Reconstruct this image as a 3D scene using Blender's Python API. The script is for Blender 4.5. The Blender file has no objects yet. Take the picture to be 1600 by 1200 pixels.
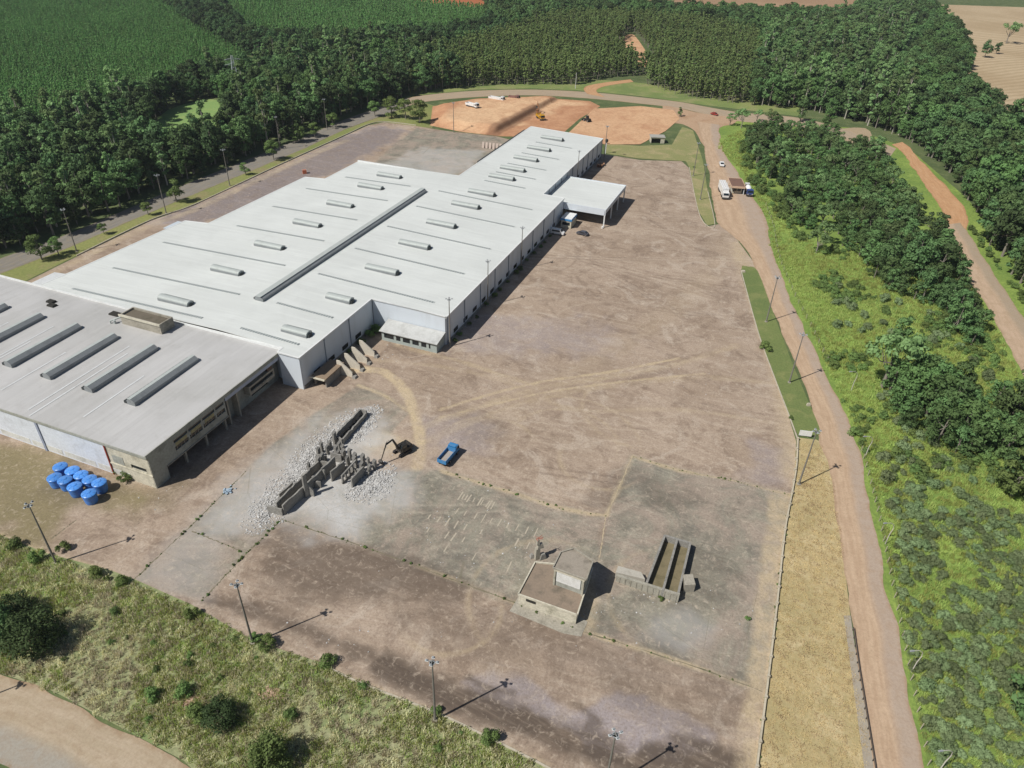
import bpy, math, random
import numpy as np
from mathutils import Vector, Matrix
PI = math.pi
rnd = random.Random(7)
rng = np.random.default_rng(11)
S = bpy.context.scene
COL = S.collection

# ------------------------------------------------------------------ camera (a drone 100 m up) and survey of the site
F_, CX, CY, CAMH = 1130.0, 800.0, 600.0, 100.0
_dn = np.array([-60.0, 1650.0, F_]); _dn /= np.linalg.norm(_dn)
_y = np.array([0, 0, 1.0]) - _dn * _dn[2]; _y /= np.linalg.norm(_y)
_z = -_dn; _x = np.cross(_y, _z)
RW = np.array([_x, _y, _z])
def g(u, v, z=0.0):
    d = RW @ np.array([(u - CX) / F_, (v - CY) / F_, 1.0]); t = (z - CAMH) / d[2]
    return (d[0] * t, d[1] * t)
def gl(pts, z=0.0): return [g(u, v, z) for u, v in pts]
HEAD = math.radians(20.6)
UX, UY = math.sin(HEAD), math.cos(HEAD)
O2 = g(470, 608)
def fr(V, U): return (O2[0] + V * UY + U * UX, O2[1] - V * UX + U * UY)
def tofr(x, y):
    dx, dy = x - O2[0], y - O2[1]
    return dx * UY - dy * UX, dx * UX + dy * UY

cam = bpy.data.objects.new("camera", bpy.data.cameras.new("camera")); COL.objects.link(cam)
m = Matrix(((RW[0][0], -RW[0][1], -RW[0][2], 0), (RW[1][0], -RW[1][1], -RW[1][2], 0), (RW[2][0], -RW[2][1], -RW[2][2], CAMH), (0, 0, 0, 1)))
cam.matrix_world = m
cam.data.sensor_width = 36; cam.data.sensor_fit = 'HORIZONTAL'; cam.data.lens = 36 * F_ / 1600
cam.data.clip_end = 20000; cam.data.clip_start = 1
S.camera = cam

# ------------------------------------------------------------------ light
ELEV, SAZ = math.radians(49.5), math.radians(238)
w = bpy.data.worlds.new("World"); S.world = w; w.use_nodes = True
nt = w.node_tree; nt.nodes.clear()
sky = nt.nodes.new("ShaderNodeTexSky"); sky.sky_type = 'NISHITA'; sky.sun_disc = False
sky.sun_elevation = ELEV; sky.sun_rotation = SAZ; sky.altitude = 600; sky.dust_density = 1.5
bg = nt.nodes.new("ShaderNodeBackground"); bg.inputs[1].default_value = 0.055
out = nt.nodes.new("ShaderNodeOutputWorld")
nt.links.new(sky.outputs[0], bg.inputs[0]); nt.links.new(bg.outputs[0], out.inputs[0])
sl = bpy.data.lights.new("sun", 'SUN'); sl.energy = 4.7; sl.angle = math.radians(0.53); sl.color = (1, 0.965, 0.91)
so = bpy.data.objects.new("sun", sl); COL.objects.link(so)
sd = Vector((math.sin(SAZ) * math.cos(ELEV), math.cos(SAZ) * math.cos(ELEV), math.sin(ELEV)))
so.rotation_euler = sd.to_track_quat('Z', 'Y').to_euler(); so.location = (0, 0, 200)
S.view_settings.view_transform = 'Standard'; S.view_settings.look = 'None'
S.view_settings.exposure = 0.0; S.view_settings.gamma = 1

# ------------------------------------------------------------------ helpers: objects
def tag(o, label=None, cat=None, group=None, kind=None):
    if label: o["label"] = label
    if cat: o["category"] = cat
    if group: o["group"] = group
    if kind: o["kind"] = kind
    return o
def empty(name, loc=(0, 0, 0), rz=0.0, label=None, cat=None, group=None, kind=None):
    o = bpy.data.objects.new(name, None); o.empty_display_size = 0.5; COL.objects.link(o)
    o.location = loc; o.rotation_euler = (0, 0, rz)
    return tag(o, label, cat, group, kind)
def kids(o): return [c for c in bpy.data.objects if c.parent == o]
def dup(o, loc=None, rz=None, label=None, group=None, parent=None, scale=None, _map=None):
    c = o.copy(); COL.objects.link(c)
    if parent: c.parent = parent
    if loc is not None: c.location = loc
    if rz is not None: c.rotation_euler = (0, 0, rz)
    if scale is not None: c.scale = scale
    if label: c["label"] = label
    if group: c["group"] = group
    for k in list(o.children): dup(k, parent=c)
    return c

class MB:
    """collects shapes and links them as one mesh"""
    def __init__(s): s.v = []; s.f = []; s.mi = []
    def add(s, vs, fs, mi=0):
        n = len(s.v); s.v += [tuple(p) for p in vs]; s.f += [tuple(i + n for i in q) for q in fs]; s.mi += [mi] * len(fs); return s
    def box(s, x0, x1, y0, y1, z0, z1, mi=0, top=None):
        # top = (dx, dy): taper of the top face on each side
        dx, dy = top or (0, 0)
        v = [(x0, y0, z0), (x1, y0, z0), (x1, y1, z0), (x0, y1, z0), (x0 + dx, y0 + dy, z1), (x1 - dx, y0 + dy, z1), (x1 - dx, y1 - dy, z1), (x0 + dx, y1 - dy, z1)]
        return s.add(v, [(0, 3, 2, 1), (4, 5, 6, 7), (0, 1, 5, 4), (1, 2, 6, 5), (2, 3, 7, 6), (3, 0, 4, 7)], mi)
    def prism(s, poly, z0, z1, mi=0):
        n = len(poly)
        a = sum(poly[i][0] * poly[(i + 1) % n][1] - poly[(i + 1) % n][0] * poly[i][1] for i in range(n))
        if a < 0: poly = poly[::-1]
        zb = z0 if callable(z0) else (lambda x, y: z0); zt = z1 if callable(z1) else (lambda x, y: z1)
        v = [(p[0], p[1], zb(*p)) for p in poly] + [(p[0], p[1], zt(*p)) for p in poly]
        return s.add(v, [tuple(range(n - 1, -1, -1)), tuple(range(n, 2 * n))] + [(i, (i + 1) % n, (i + 1) % n + n, i + n) for i in range(n)], mi)
    def extrude_x(s, prof, x0, x1, mi=0):
        """profile of (y, z) points, swept from x0 to x1"""
        n = len(prof); v = [(x0, y, z) for y, z in prof] + [(x1, y, z) for y, z in prof]
        a = sum(prof[i][0] * prof[(i + 1) % n][1] - prof[(i + 1) % n][0] * prof[i][1] for i in range(n))
        fs = [tuple(range(n - 1, -1, -1)), tuple(range(n, 2 * n))] + [(i, (i + 1) % n, (i + 1) % n + n, i + n) for i in range(n)]
        if a < 0: fs = [q[::-1] for q in fs]
        return s.add(v, fs, mi)
    def extrude_y(s, prof, y0, y1, mi=0):
        n = len(prof); v = [(x, y0, z) for x, z in prof] + [(x, y1, z) for x, z in prof]
        a = sum(prof[i][0] * prof[(i + 1) % n][1] - prof[(i + 1) % n][0] * prof[i][1] for i in range(n))
        fs = [tuple(range(n)), tuple(range(2 * n - 1, n - 1, -1))] + [(i + n, (i + 1) % n + n, (i + 1) % n, i) for i in range(n)]
        if a < 0: fs = [q[::-1] for q in fs]
        return s.add(v, fs, mi)
    def tube(s, pts, rads, n=8, mi=0, caps=True):
        if not hasattr(rads, '__len__'): rads = [rads] * len(pts)
        P = [Vector(p) for p in pts]; base = len(s.v); up = None
        for i, p in enumerate(P):
            t = (P[min(i + 1, len(P) - 1)] - P[max(i - 1, 0)])
            if t.length < 1e-9: t = Vector((0, 0, 1))
            t.normalize()
            if up is None: up = Vector((1, 0, 0)) if abs(t.x) < 0.8 else Vector((0, 1, 0))
            a = (up - t * up.dot(t)).normalized(); b = t.cross(a); up = a
            for k in range(n):
                an = 2 * PI * k / n; q = p + (a * math.cos(an) + b * math.sin(an)) * rads[i]; s.v.append(tuple(q))
        for i in range(len(P) - 1):
            for k in range(n):
                k2 = (k + 1) % n; s.f.append((base + i * n + k, base + i * n + k2, base + (i + 1) * n + k2, base + (i + 1) * n + k)); s.mi.append(mi)
        if caps:
            s.f.append(tuple(base + k for k in range(n - 1, -1, -1))); s.mi.append(mi)
            s.f.append(tuple(base + (len(P) - 1) * n + k for k in range(n))); s.mi.append(mi)
        return s
    def lathe(s, prof, c=(0, 0), n=24, mi=0):
        base = len(s.v)
        for r, z in prof:
            for k in range(n): s.v.append((c[0] + r * math.cos(2 * PI * k / n), c[1] + r * math.sin(2 * PI * k / n), z))
        for i in range(len(prof) - 1):
            for k in range(n):
                k2 = (k + 1) % n; s.f.append((base + i * n + k, base + i * n + k2, base + (i + 1) * n + k2, base + (i + 1) * n + k)); s.mi.append(mi)
        s.f.append(tuple(base + k for k in range(n - 1, -1, -1))); s.mi.append(mi)
        s.f.append(tuple(base + (len(prof) - 1) * n + k for k in range(n))); s.mi.append(mi)
        return s
    def wheel(s, x, y, r, wd, mi=0, n=16):
        """a wheel with its axle along x"""
        return s.tube([(x - wd / 2, y, r), (x - wd / 2 + .04, y, r), (x + wd / 2 - .04, y, r), (x + wd / 2, y, r)], [r * .86, r, r, r * .86], n, mi)
    def wall(s, p, q, z0, z1, t, mi=0, zq=None):
        """an upright slab from p to q of thickness t; zq: its height at q"""
        d = Vector((q[0] - p[0], q[1] - p[1])); d.normalize(); nx, ny = -d.y * t / 2, d.x * t / 2
        zq = z1 if zq is None else zq
        v = [(p[0] + nx, p[1] + ny, z0), (p[0] - nx, p[1] - ny, z0), (q[0] - nx, q[1] - ny, z0), (q[0] + nx, q[1] + ny, z0),
             (p[0] + nx, p[1] + ny, z1), (p[0] - nx, p[1] - ny, z1), (q[0] - nx, q[1] - ny, zq), (q[0] + nx, q[1] + ny, zq)]
        return s.add(v, [(3, 2, 1, 0), (4, 5, 6, 7), (0, 1, 5, 4), (1, 2, 6, 5), (2, 3, 7, 6), (3, 0, 4, 7)], mi)
    def obj(s, name, mats, parent=None, loc=None, smooth=False, link=True, bevel=0):
        me = bpy.data.meshes.new(name); me.from_pydata(s.v, [], s.f); me.update()
        for mm in (mats if isinstance(mats, (list, tuple)) else [mats]): me.materials.append(mm)
        if any(s.mi): me.polygons.foreach_set("material_index", s.mi)
        if smooth:
            me.polygons.foreach_set("use_smooth", [True] * len(me.polygons)); me.set_sharp_from_angle(angle=math.radians(40))
        o = bpy.data.objects.new(name, me)
        if link: COL.objects.link(o)
        if parent: o.parent = parent
        if loc: o.location = loc
        if bevel:
            b = o.modifiers.new("bevel", 'BEVEL'); b.width = bevel; b.segments = 2; b.limit_method = 'ANGLE'
        return o

# ------------------------------------------------------------------ helpers: materials
def hexc(h, k=1.0):
    h = h.lstrip('#'); c = [int(h[i:i + 2], 16) / 255 for i in (0, 2, 4)]
    return tuple(min(1, (x / 12.92 if x <= .04045 else ((x + .055) / 1.055) ** 2.4) * k) for x in c) + (1,)
class NM:
    """small wrapper that writes a node material"""
    def __init__(s, name, rough=0.85, metal=0.0, spec=0.25):
        s.m = bpy.data.materials.new(name); s.m.use_nodes = True; s.t = s.m.node_tree
        s.b = s.t.nodes["Principled BSDF"]; s.b.inputs["Roughness"].default_value = rough; s.b.inputs["Metallic"].default_value = metal
        s.b.inputs["Specular IOR Level"].default_value = spec
    def n(s, t, **k):
        x = s.t.nodes.new(t)
        for a, b in k.items(): setattr(x, a, b)
        return x
    def put(s, sock, v):
        if isinstance(v, bpy.types.NodeSocket): s.t.links.new(v, sock)
        else: sock.default_value = v
    def co(s, scale=(1, 1, 1), rot=0.0):
        c = s.n("ShaderNodeTexCoord"); mp = s.n("ShaderNodeMapping"); mp.inputs["Scale"].default_value = scale
        r = s.n("ShaderNodeMapping"); r.inputs["Rotation"].default_value = (0, 0, rot)
        s.t.links.new(c.outputs["Object"], r.inputs[0]); s.t.links.new(r.outputs[0], mp.inputs[0]); return mp.outputs[0]
    def noise(s, scale, detail=4, rough=.55, vec=None, dist=0.0):
        x = s.n("ShaderNodeTexNoise"); x.inputs["Scale"].default_value = scale; x.inputs["Detail"].default_value = detail
        x.inputs["Roughness"].default_value = rough; x.inputs["Distortion"].default_value = dist
        if vec is None: vec = s.co()
        s.t.links.new(vec, x.inputs["Vector"]); return x.outputs["Fac"]
    def voro(s, scale, vec=None, feat='F1', out="Distance"):
        x = s.n("ShaderNodeTexVoronoi"); x.feature = feat; x.inputs["Scale"].default_value = scale
        s.t.links.new(vec if vec is not None else s.co(), x.inputs["Vector"]); return x.outputs[out]
    def wave(s, scale, vec=None, dist=0.0, detail=2, dscale=1.0, dirn='X'):
        x = s.n("ShaderNodeTexWave"); x.bands_direction = dirn; x.inputs["Scale"].default_value = scale; x.inputs["Distortion"].default_value = dist
        x.inputs["Detail"].default_value = detail; x.inputs["Detail Scale"].default_value = dscale
        s.t.links.new(vec if vec is not None else s.co(), x.inputs["Vector"]); return x.outputs["Fac"]
    def ramp(s, f, lo, hi, a=0.0, b=1.0):
        x = s.n("ShaderNodeMapRange"); x.interpolation_type = 'SMOOTHSTEP'
        for i, v in zip(("From Min", "From Max", "To Min", "To Max"), (lo, hi, a, b)): x.inputs[i].default_value = v
        s.put(x.inputs["Value"], f); return x.outputs[0]
    def mul(s, a, b, op='MULTIPLY'):
        x = s.n("ShaderNodeMath", operation=op); x.use_clamp = True; s.put(x.inputs[0], a); s.put(x.inputs[1], b); return x.outputs[0]
    def mix(s, f, a, b, mode='MIX'):
        x = s.n("ShaderNodeMix", data_type='RGBA', blend_type=mode); s.put(x.inputs[0], f); s.put(x.inputs[6], a); s.put(x.inputs[7], b); return x.outputs[2]
    def attr(s, name): return s.n("ShaderNodeAttribute", attribute_name=name).outputs["Fac"]
    def rand(s): return s.n("ShaderNodeObjectInfo").outputs["Random"]
    def hsv(s, c, h=.5, sat=1.0, v=1.0):
        x = s.n("ShaderNodeHueSaturation"); s.put(x.inputs["Hue"], h); s.put(x.inputs["Saturation"], sat); s.put(x.inputs["Value"], v); s.put(x.inputs["Color"], c); return x.outputs[0]
    def col(s, c): s.put(s.b.inputs["Base Color"], c); return s
    def bump(s, h, strength=.4, dist=.1):
        x = s.n("ShaderNodeBump"); x.inputs["Strength"].default_value = strength; x.inputs["Distance"].default_value = dist
        s.put(x.inputs["Height"], h); s.t.links.new(x.outputs[0], s.b.inputs["Normal"]); return s
def worn(name, c, dirt="#6b6055", amt=.35, scale=.6, rough=.7, metal=0.0, spec=.3, vary=.12):
    """painted or bare material with patchy dirt"""
    q = NM(name, rough, metal, spec); base = hexc(c) if isinstance(c, str) else c
    n1 = q.noise(scale, 6, .65); n2 = q.noise(scale * 7, 4, .6)
    a = q.mix(q.ramp(n1, .45, .75, 0, amt), base, hexc(dirt)); a = q.mix(q.ramp(n2, .3, .7, 0, vary), a, (0, 0, 0, 1)) if vary else a
    return q.col(a).m

# ------------------------------------------------------------------ helpers: ground sheets
def inside(poly, X, Y):
    r = np.zeros(X.shape, bool); n = len(poly)
    for i in range(n):
        x0, y0 = poly[i]; x1, y1 = poly[(i + 1) % n]
        if y0 == y1: continue
        c = ((y0 > Y) != (y1 > Y)) & (X < (x1 - x0) * (Y - y0) / (y1 - y0) + x0); r ^= c
    return r
def segdist(pts, X, Y, closed=False):
    best = np.full(X.shape, 1e9); P = list(pts) + ([pts[0]] if closed else [])
    for (x0, y0), (x1, y1) in zip(P[:-1], P[1:]):
        dx, dy = x1 - x0, y1 - y0; L = dx * dx + dy * dy + 1e-12
        t = np.clip(((X - x0) * dx + (Y - y0) * dy) / L, 0, 1)
        best = np.minimum(best, np.hypot(X - x0 - t * dx, Y - y0 - t * dy))
    return best
def smooth(pts, k=4, closed=True):
    """Catmull-Rom through the points"""
    n = len(pts); o = []
    rngi = range(n) if closed else range(n - 1)
    for i in rngi:
        ix = (lambda j: j % n) if closed else (lambda j: max(0, min(n - 1, j)))
        p0, p1, p2, p3 = (np.array(pts[ix(i + j)]) for j in (-1, 0, 1, 2))
        for t in np.arange(k) / k:
            o.append(tuple(.5 * (2 * p1 + (p2 - p0) * t + (2 * p0 - 5 * p1 + 4 * p2 - p3) * t * t + (3 * p1 - p0 - 3 * p2 + p3) * t ** 3)))
    if not closed: o.append(tuple(pts[-1]))
    return o
_h = rng.random((64, 64))
def vnoise(X, Y, sc, seed=0):
    """value noise in 0..1"""
    r = 0; amp = 1; tot = 0
    for k in range(4):
        x = X / sc * 2 ** k + seed * 7.3 + k * 5.1; y = Y / sc * 2 ** k + seed * 3.7 + k * 9.2
        xi, yi = np.floor(x).astype(int), np.floor(y).astype(int); fx, fy = x - xi, y - yi
        fx = fx * fx * (3 - 2 * fx); fy = fy * fy * (3 - 2 * fy)
        a = _h[xi % 64, yi % 64]; b = _h[(xi + 1) % 64, yi % 64]; c = _h[xi % 64, (yi + 1) % 64]; d = _h[(xi + 1) % 64, (yi + 1) % 64]
        r = r + amp * ((a * (1 - fx) + b * fx) * (1 - fy) + (c * (1 - fx) + d * fx) * fy); tot += amp; amp *= .5
    return r / tot
def sst(x, a, b): t = np.clip((x - a) / (b - a), 0, 1); return t * t * (3 - 2 * t)
def sheet(name, poly, z, step, mat, paint=None, height=None, rot=0.0, label=None, cat=None, kind='structure'):
    """a ground sheet: a fine grid kept inside poly, its rim snapped onto the outline"""
    c, s_ = math.cos(rot), math.sin(rot)
    P = np.array(poly); Q = np.stack([P[:, 0] * c + P[:, 1] * s_, -P[:, 0] * s_ + P[:, 1] * c], 1)
    x0, y0 = Q.min(0) - step; x1, y1 = Q.max(0) + step
    xs = np.arange(x0, x1 + step, step); ys = np.arange(y0, y1 + step, step)
    GX, GY = np.meshgrid(xs, ys, indexing='ij'); nx, ny = GX.shape
    cin = inside([tuple(q) for q in Q], (GX[:-1, :-1] + step / 2), (GY[:-1, :-1] + step / 2))
    ii, jj = np.nonzero(cin); a = ii * ny + jj; quads = np.stack([a, a + ny, a + ny + 1, a + 1], 1)
    used = np.unique(quads); remap = np.full(nx * ny, -1); remap[used] = np.arange(len(used)); quads = remap[quads]
    X, Y = GX.ravel()[used].copy(), GY.ravel()[used].copy()
    cnt = np.bincount(quads.ravel(), minlength=len(used)); rim = np.nonzero(cnt < 4)[0]
    rx, ry = X[rim].copy(), Y[rim].copy(); bd = np.full(len(rim), 1e9); bx, by = rx.copy(), ry.copy(); n = len(Q)
    for i in range(n):
        (ax, ay), (ex, ey) = Q[i], Q[(i + 1) % n]; dx, dy = ex - ax, ey - ay; L = dx * dx + dy * dy + 1e-12
        t = np.clip(((rx - ax) * dx + (ry - ay) * dy) / L, 0, 1); px, py = ax + t * dx, ay + t * dy
        d = np.hypot(rx - px, ry - py); k = d < bd; bd[k] = d[k]; bx[k] = px[k]; by[k] = py[k]
    k = bd < step * 1.2; X[rim[k]] = bx[k]; Y[rim[k]] = by[k]
    WX, WY = X * c - Y * s_, X * s_ + Y * c
    Z = np.full(len(X), float(z))
    if height is not None: Z = Z + height(WX, WY)
    me = bpy.data.meshes.new(name)
    me.vertices.add(len(X)); me.vertices.foreach_set("co", np.stack([WX, WY, Z], 1).ravel().astype(np.float32))
    me.loops.add(quads.size); me.loops.foreach_set("vertex_index", quads.ravel().astype(np.int32))
    me.polygons.add(len(quads)); me.polygons.foreach_set("loop_start", np.arange(0, quads.size, 4, dtype=np.int32))
    me.polygons.foreach_set("use_smooth", np.ones(len(quads), bool)); me.update(calc_edges=True)
    if paint:
        for k_, v_ in paint(WX, WY).items():
            at = me.attributes.new(k_, 'FLOAT', 'POINT'); at.data.foreach_set("value", np.clip(v_, 0, 1).astype(np.float32))
    me.materials.append(mat); o = bpy.data.objects.new(name, me); COL.objects.link(o)
    return tag(o, label, cat, None, kind)
def resample(pts, n):
    P = np.array(pts); d = np.r_[0, np.cumsum(np.hypot(*np.diff(P, axis=0).T))]; t = np.linspace(0, d[-1], n)
    return np.stack([np.interp(t, d, P[:, 0]), np.interp(t, d, P[:, 1])], 1)
def road(name, left, right, z, mat, label, cat, n=160, m=14, kind='structure', wob=0.0, crown=0.0):
    """a road strip between two edge lines, with attributes across (0 left .. 1 right) and along (metres)"""
    A = resample(smooth(left, 6, False), n); B = resample(smooth(right, 6, False), n)
    if wob:
        for E_, sd_ in ((A, 1), (B, 2)):
            d = np.gradient(E_, axis=0); nn = np.stack([-d[:, 1], d[:, 0]], 1); nn /= np.hypot(*nn.T)[:, None] + 1e-9
            E_ += nn * ((vnoise(E_[:, 0], E_[:, 1], 9, sd_) - .5) * 2 * wob)[:, None]
    t = np.linspace(0, 1, m); P = A[:, None, :] * (1 - t)[None, :, None] + B[:, None, :] * t[None, :, None]
    al = np.r_[0, np.cumsum(np.hypot(*np.diff((A + B) / 2, axis=0).T))]
    Z = np.broadcast_to(z + crown * (4 * t * (1 - t))[None, :], P.shape[:2])
    vs = np.concatenate([P, Z[..., None]], 2).reshape(-1, 3)
    fs = [(i * m + j, i * m + j + 1, (i + 1) * m + j + 1, (i + 1) * m + j) for i in range(n - 1) for j in range(m - 1)]
    e1 = P[0, 1] - P[0, 0]; e2 = P[1, 0] - P[0, 0]
    if e1[0] * e2[1] - e1[1] * e2[0] < 0: fs = [f[::-1] for f in fs]
    me = bpy.data.meshes.new(name); me.from_pydata(vs.tolist(), [], fs); me.update()
    for nm, arr in (("across", np.tile(t, n)), ("along", np.repeat(al, m))):
        at = me.attributes.new(nm, 'FLOAT', 'POINT'); at.data.foreach_set("value", arr.astype(np.float32))
    me.materials.append(mat); o = bpy.data.objects.new(name, me); COL.objects.link(o)
    return tag(o, label, cat, None, kind)
# ================================================================== GROUND
A20 = HEAD   # rotation that lines texture space up with the factory
YARD_PX = [(-60, 795), (0, 836), (75, 865), (170, 890), (210, 905), (300, 945), (395, 1000), (500, 1035), (560, 1065), (680, 1112), (760, 1150), (830, 1185), (905, 1225), (1000, 1262), (1174, 1285),
           (1181, 1200), (1200, 1050), (1214, 930), (1225, 830), (1238, 770), (1242, 730), (1244, 690), (1232, 650), (1209, 590), (1184, 520), (1157, 425), (1160, 415), (1185, 420), (1150, 372), (1125, 350), (1104, 354), (1090, 330), (1076, 262), (1065, 252),
           (1000, 250), (945, 241), (830, 226), (775, 213), (700, 205), (650, 197), (600, 191), (575, 196), (540, 212), (432, 261), (304, 321), (236, 345), (120, 401), (0, 461), (-60, 490), (-150, 560), (-130, 700)]
YARD = gl(YARD_PX)
def ground_mat(name, cols, streak=None, bumpd=.06, big=.02, mid=.15, fine=1.6, rot=A20, var=.5):
    """natural ground: three colours blended by noises of three sizes"""
    q = NM(name, .95, 0, .1); v = q.co((1, 1, 1), rot)
    a = q.mix(q.ramp(q.noise(big, 4, .6, v), .35, .65), hexc(cols[0]), hexc(cols[1]))
    a = q.mix(q.ramp(q.noise(mid, 5, .65, v, .4), .45, .7), a, hexc(cols[2]))
    f = q.noise(fine, 5, .7, v)
    a = q.mix(q.ramp(f, .3, .75, 0, var), a, hexc(cols[3]))
    q.col(a).bump(f, .6, bumpd); return q
def grass_mat(name, cols, **k): return ground_mat(name, cols, **k).m

# base terrain out past the last thing in view
bm_ = MB(); N = 40
for i in range(N + 1):
    for j in range(N + 1): bm_.v.append((-3500 + 7000 * i / N, -600 + 6500 * j / N, -0.04))
for i in range(N):
    for j in range(N): bm_.f.append((i * (N + 1) + j, (i + 1) * (N + 1) + j, (i + 1) * (N + 1) + j + 1, i * (N + 1) + j + 1)); bm_.mi.append(0)
tag(bm_.obj("ground", grass_mat("ground_soil", ["#55623f", "#636f48", "#737a52", "#414e35"])), "dark green grassy ground under the woods and round the whole site", "ground", kind='structure')

# ---- factory yard
CON_R = [(988, 713), (1060, 735), (1150, 752), (1236, 775), (1222, 840), (1212, 940), (1198, 1050), (1190, 1080), (1080, 1040), (985, 1012), (905, 985), (935, 880), (950, 800)]
CON_M = [(470, 775), (560, 740), (650, 735), (690, 735), (800, 770), (880, 795), (945, 806), (935, 880), (905, 985), (800, 940), (640, 880), (540, 845), (440, 812)]
CON_B = [(210, 905), (300, 820), (385, 736), (430, 690), (500, 640), (560, 602), (600, 618), (640, 645), (600, 690), (520, 760), (440, 812), (380, 870), (316, 938)]
CON_K = [(560, 285), (600, 240), (650, 200), (700, 206), (775, 214), (830, 226), (735, 285)]
def px_paint(X, Y):
    n1 = vnoise(X, Y, 7, 1); n2 = vnoise(X, Y, 2.5, 2); n3 = vnoise(X, Y, 22, 3)
    def blob(px, edge=1.0, warp=1.5):
        P = gl(px); d = segdist(P, X, Y, True); d = np.where(inside(P, X, Y), d, -d) + (n1 - .5) * 2 * warp + (n2 - .5) * warp
        return sst(d, -edge, edge)
    def stroke(px, wid, soft=.5, warp=.6):
        P = smooth(gl(px), 6, False); d = segdist(P, X, Y) + (n2 - .5) * 2 * warp
        return 1 - sst(d, wid * (1 - soft), wid)
    conc = np.maximum.reduce([blob(CON_R, .3, .25), blob(CON_M, 1.2, 1.2), blob(CON_B, .4, .4) * .85, blob(CON_K, 1.5, 1.5)])
    sand = np.maximum.reduce([stroke([(690, 640), (760, 618), (850, 596), (960, 580), (1060, 560)], .7, .6, .3) * .8, stroke([(690, 652), (770, 632), (860, 612), (980, 596), (1100, 584)], .7, .6, .3) * .7, stroke([(535, 580), (585, 578), (615, 592), (638, 620), (650, 655), (657, 690), (652, 730)], 1.7, .5, .3),
        stroke([(660, 668), (760, 632), (850, 605), (960, 588), (1060, 568), (1150, 540)], 1.8, .9) * .42,
        stroke([(665, 690), (760, 650), (860, 618), (980, 600), (1100, 590), (1215, 600)], 1.8, .9) * .3,
        stroke([(560, 560), (700, 575), (800, 600), (900, 640), (1060, 640), (1200, 660)], 1.4, .9) * .3,
        stroke([(620, 540), (720, 565), (800, 592), (840, 603)], 1.2, .8) * .5,
        stroke([(1150, 380), (1185, 470), (1215, 560), (1235, 660), (1240, 740)], 5, .9) * .6,
        stroke([(1140, 370), (1100, 440), (1000, 520), (800, 640)], 6, .9) * .15,
        blob([(560, 690), (600, 672), (640, 690), (620, 715), (570, 712)], 2, 2) * .8, blob([(900, 900), (935, 895), (930, 985), (900, 985)], 1, 1) * .6,
        stroke([(1218, 780), (1205, 900), (1190, 1040), (1170, 1200)], 2.6, .6, .8) * .75,
        stroke([(0, 836), (75, 868), (170, 895), (210, 915)], 1.0, .7) * .8, stroke([(500, 1045), (620, 1098), (760, 1160), (850, 1200)], 1.5, .7) * .8,
        stroke([(-50, 500), (120, 408), (236, 352), (304, 328), (432, 268), (540, 220)], 2.5, .7) * .5])
    for cx, cy, r in ((880, 690, 17), (880, 690, 12), (1010, 640, 15), (760, 700, 11), (940, 720, 9), (1060, 940, 12), (860, 940, 14), (700, 950, 9)):
        c = g(cx, cy); d = np.abs(np.hypot(X - c[0], Y - c[1]) - r) + (n2 - .5); ang = np.arctan2(Y - c[1], X - c[0])
        sand = np.maximum(sand, (1 - sst(d, .1, .7)) * .38 * sst(np.sin(ang + cx), -.2, .6))
    ash = np.maximum.reduce([blob([(415, 800), (430, 735), (480, 690), (530, 650), (580, 640), (605, 665), (575, 700), (600, 735), (620, 770), (590, 800), (560, 790), (545, 820), (500, 820), (470, 800)], 5, 5) * 1.0,
        blob([(500, 790), (560, 760), (590, 790), (560, 840), (515, 835)], 3, 2) * .9, blob([(320, 800), (390, 740), (450, 690), (500, 650), (450, 780), (400, 820), (330, 835)], 5, 4) * .7, blob([(600, 730), (640, 740), (640, 790), (600, 800), (580, 770)], 3, 3) * .7,
        blob([(590, 262), (660, 230), (740, 236), (745, 262), (700, 285), (620, 285)], 4, 5) * .5, blob([(680, 232), (760, 236), (740, 250), (690, 244)], 2, 2) * .5,
        blob([(1010, 960), (1080, 955), (1120, 980), (1070, 1010), (1015, 985)], 2, 2.5) * .35, blob([(200, 900), (330, 800), (380, 800), (320, 930)], 3, 3) * .3])
    dark = np.maximum.reduce([blob([(440, 825), (560, 860), (700, 895), (800, 945), (650, 950), (480, 930), (400, 900)], 4, 5) * .7,
        blob([(350, 930), (430, 950), (520, 985), (480, 1010), (400, 980)], 3, 4) * .55, blob([(640, 1050), (760, 1090), (880, 1135), (960, 1170), (900, 1175), (790, 1130), (700, 1100)], 2, 3) * .85,
        blob([(1000, 1180), (1080, 1160), (1160, 1180), (1150, 1230), (1000, 1230)], 2, 3) * .9, blob([(960, 725), (985, 730), (955, 800), (900, 790)], 2, 3) * .45,
        blob([(720, 640), (790, 660), (790, 700), (720, 700)], 3, 4) * .25, blob([(250, 730), (330, 720), (300, 790), (240, 790)], 3, 3) * .2,
        blob([(870, 880), (885, 905), (820, 915), (800, 900)], 1, 1) * .3, blob([(930, 1045), (1090, 1080), (1170, 1110), (1150, 1140), (1000, 1110)], 4, 5) * .4,
        blob([(540, 214), (600, 197), (640, 206), (560, 250), (440, 310), (330, 345), (260, 345), (432, 267)], 3, 6) * .42, blob([(1040, 870), (1140, 850), (1180, 940), (1100, 960)], 4, 6) * .25, blob([(1000, 740), (1100, 765), (1120, 800), (1010, 790)], 3, 5) * .3,
        blob([(120, 700), (200, 770), (150, 790), (60, 770)], 3, 3) * .35])
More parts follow.
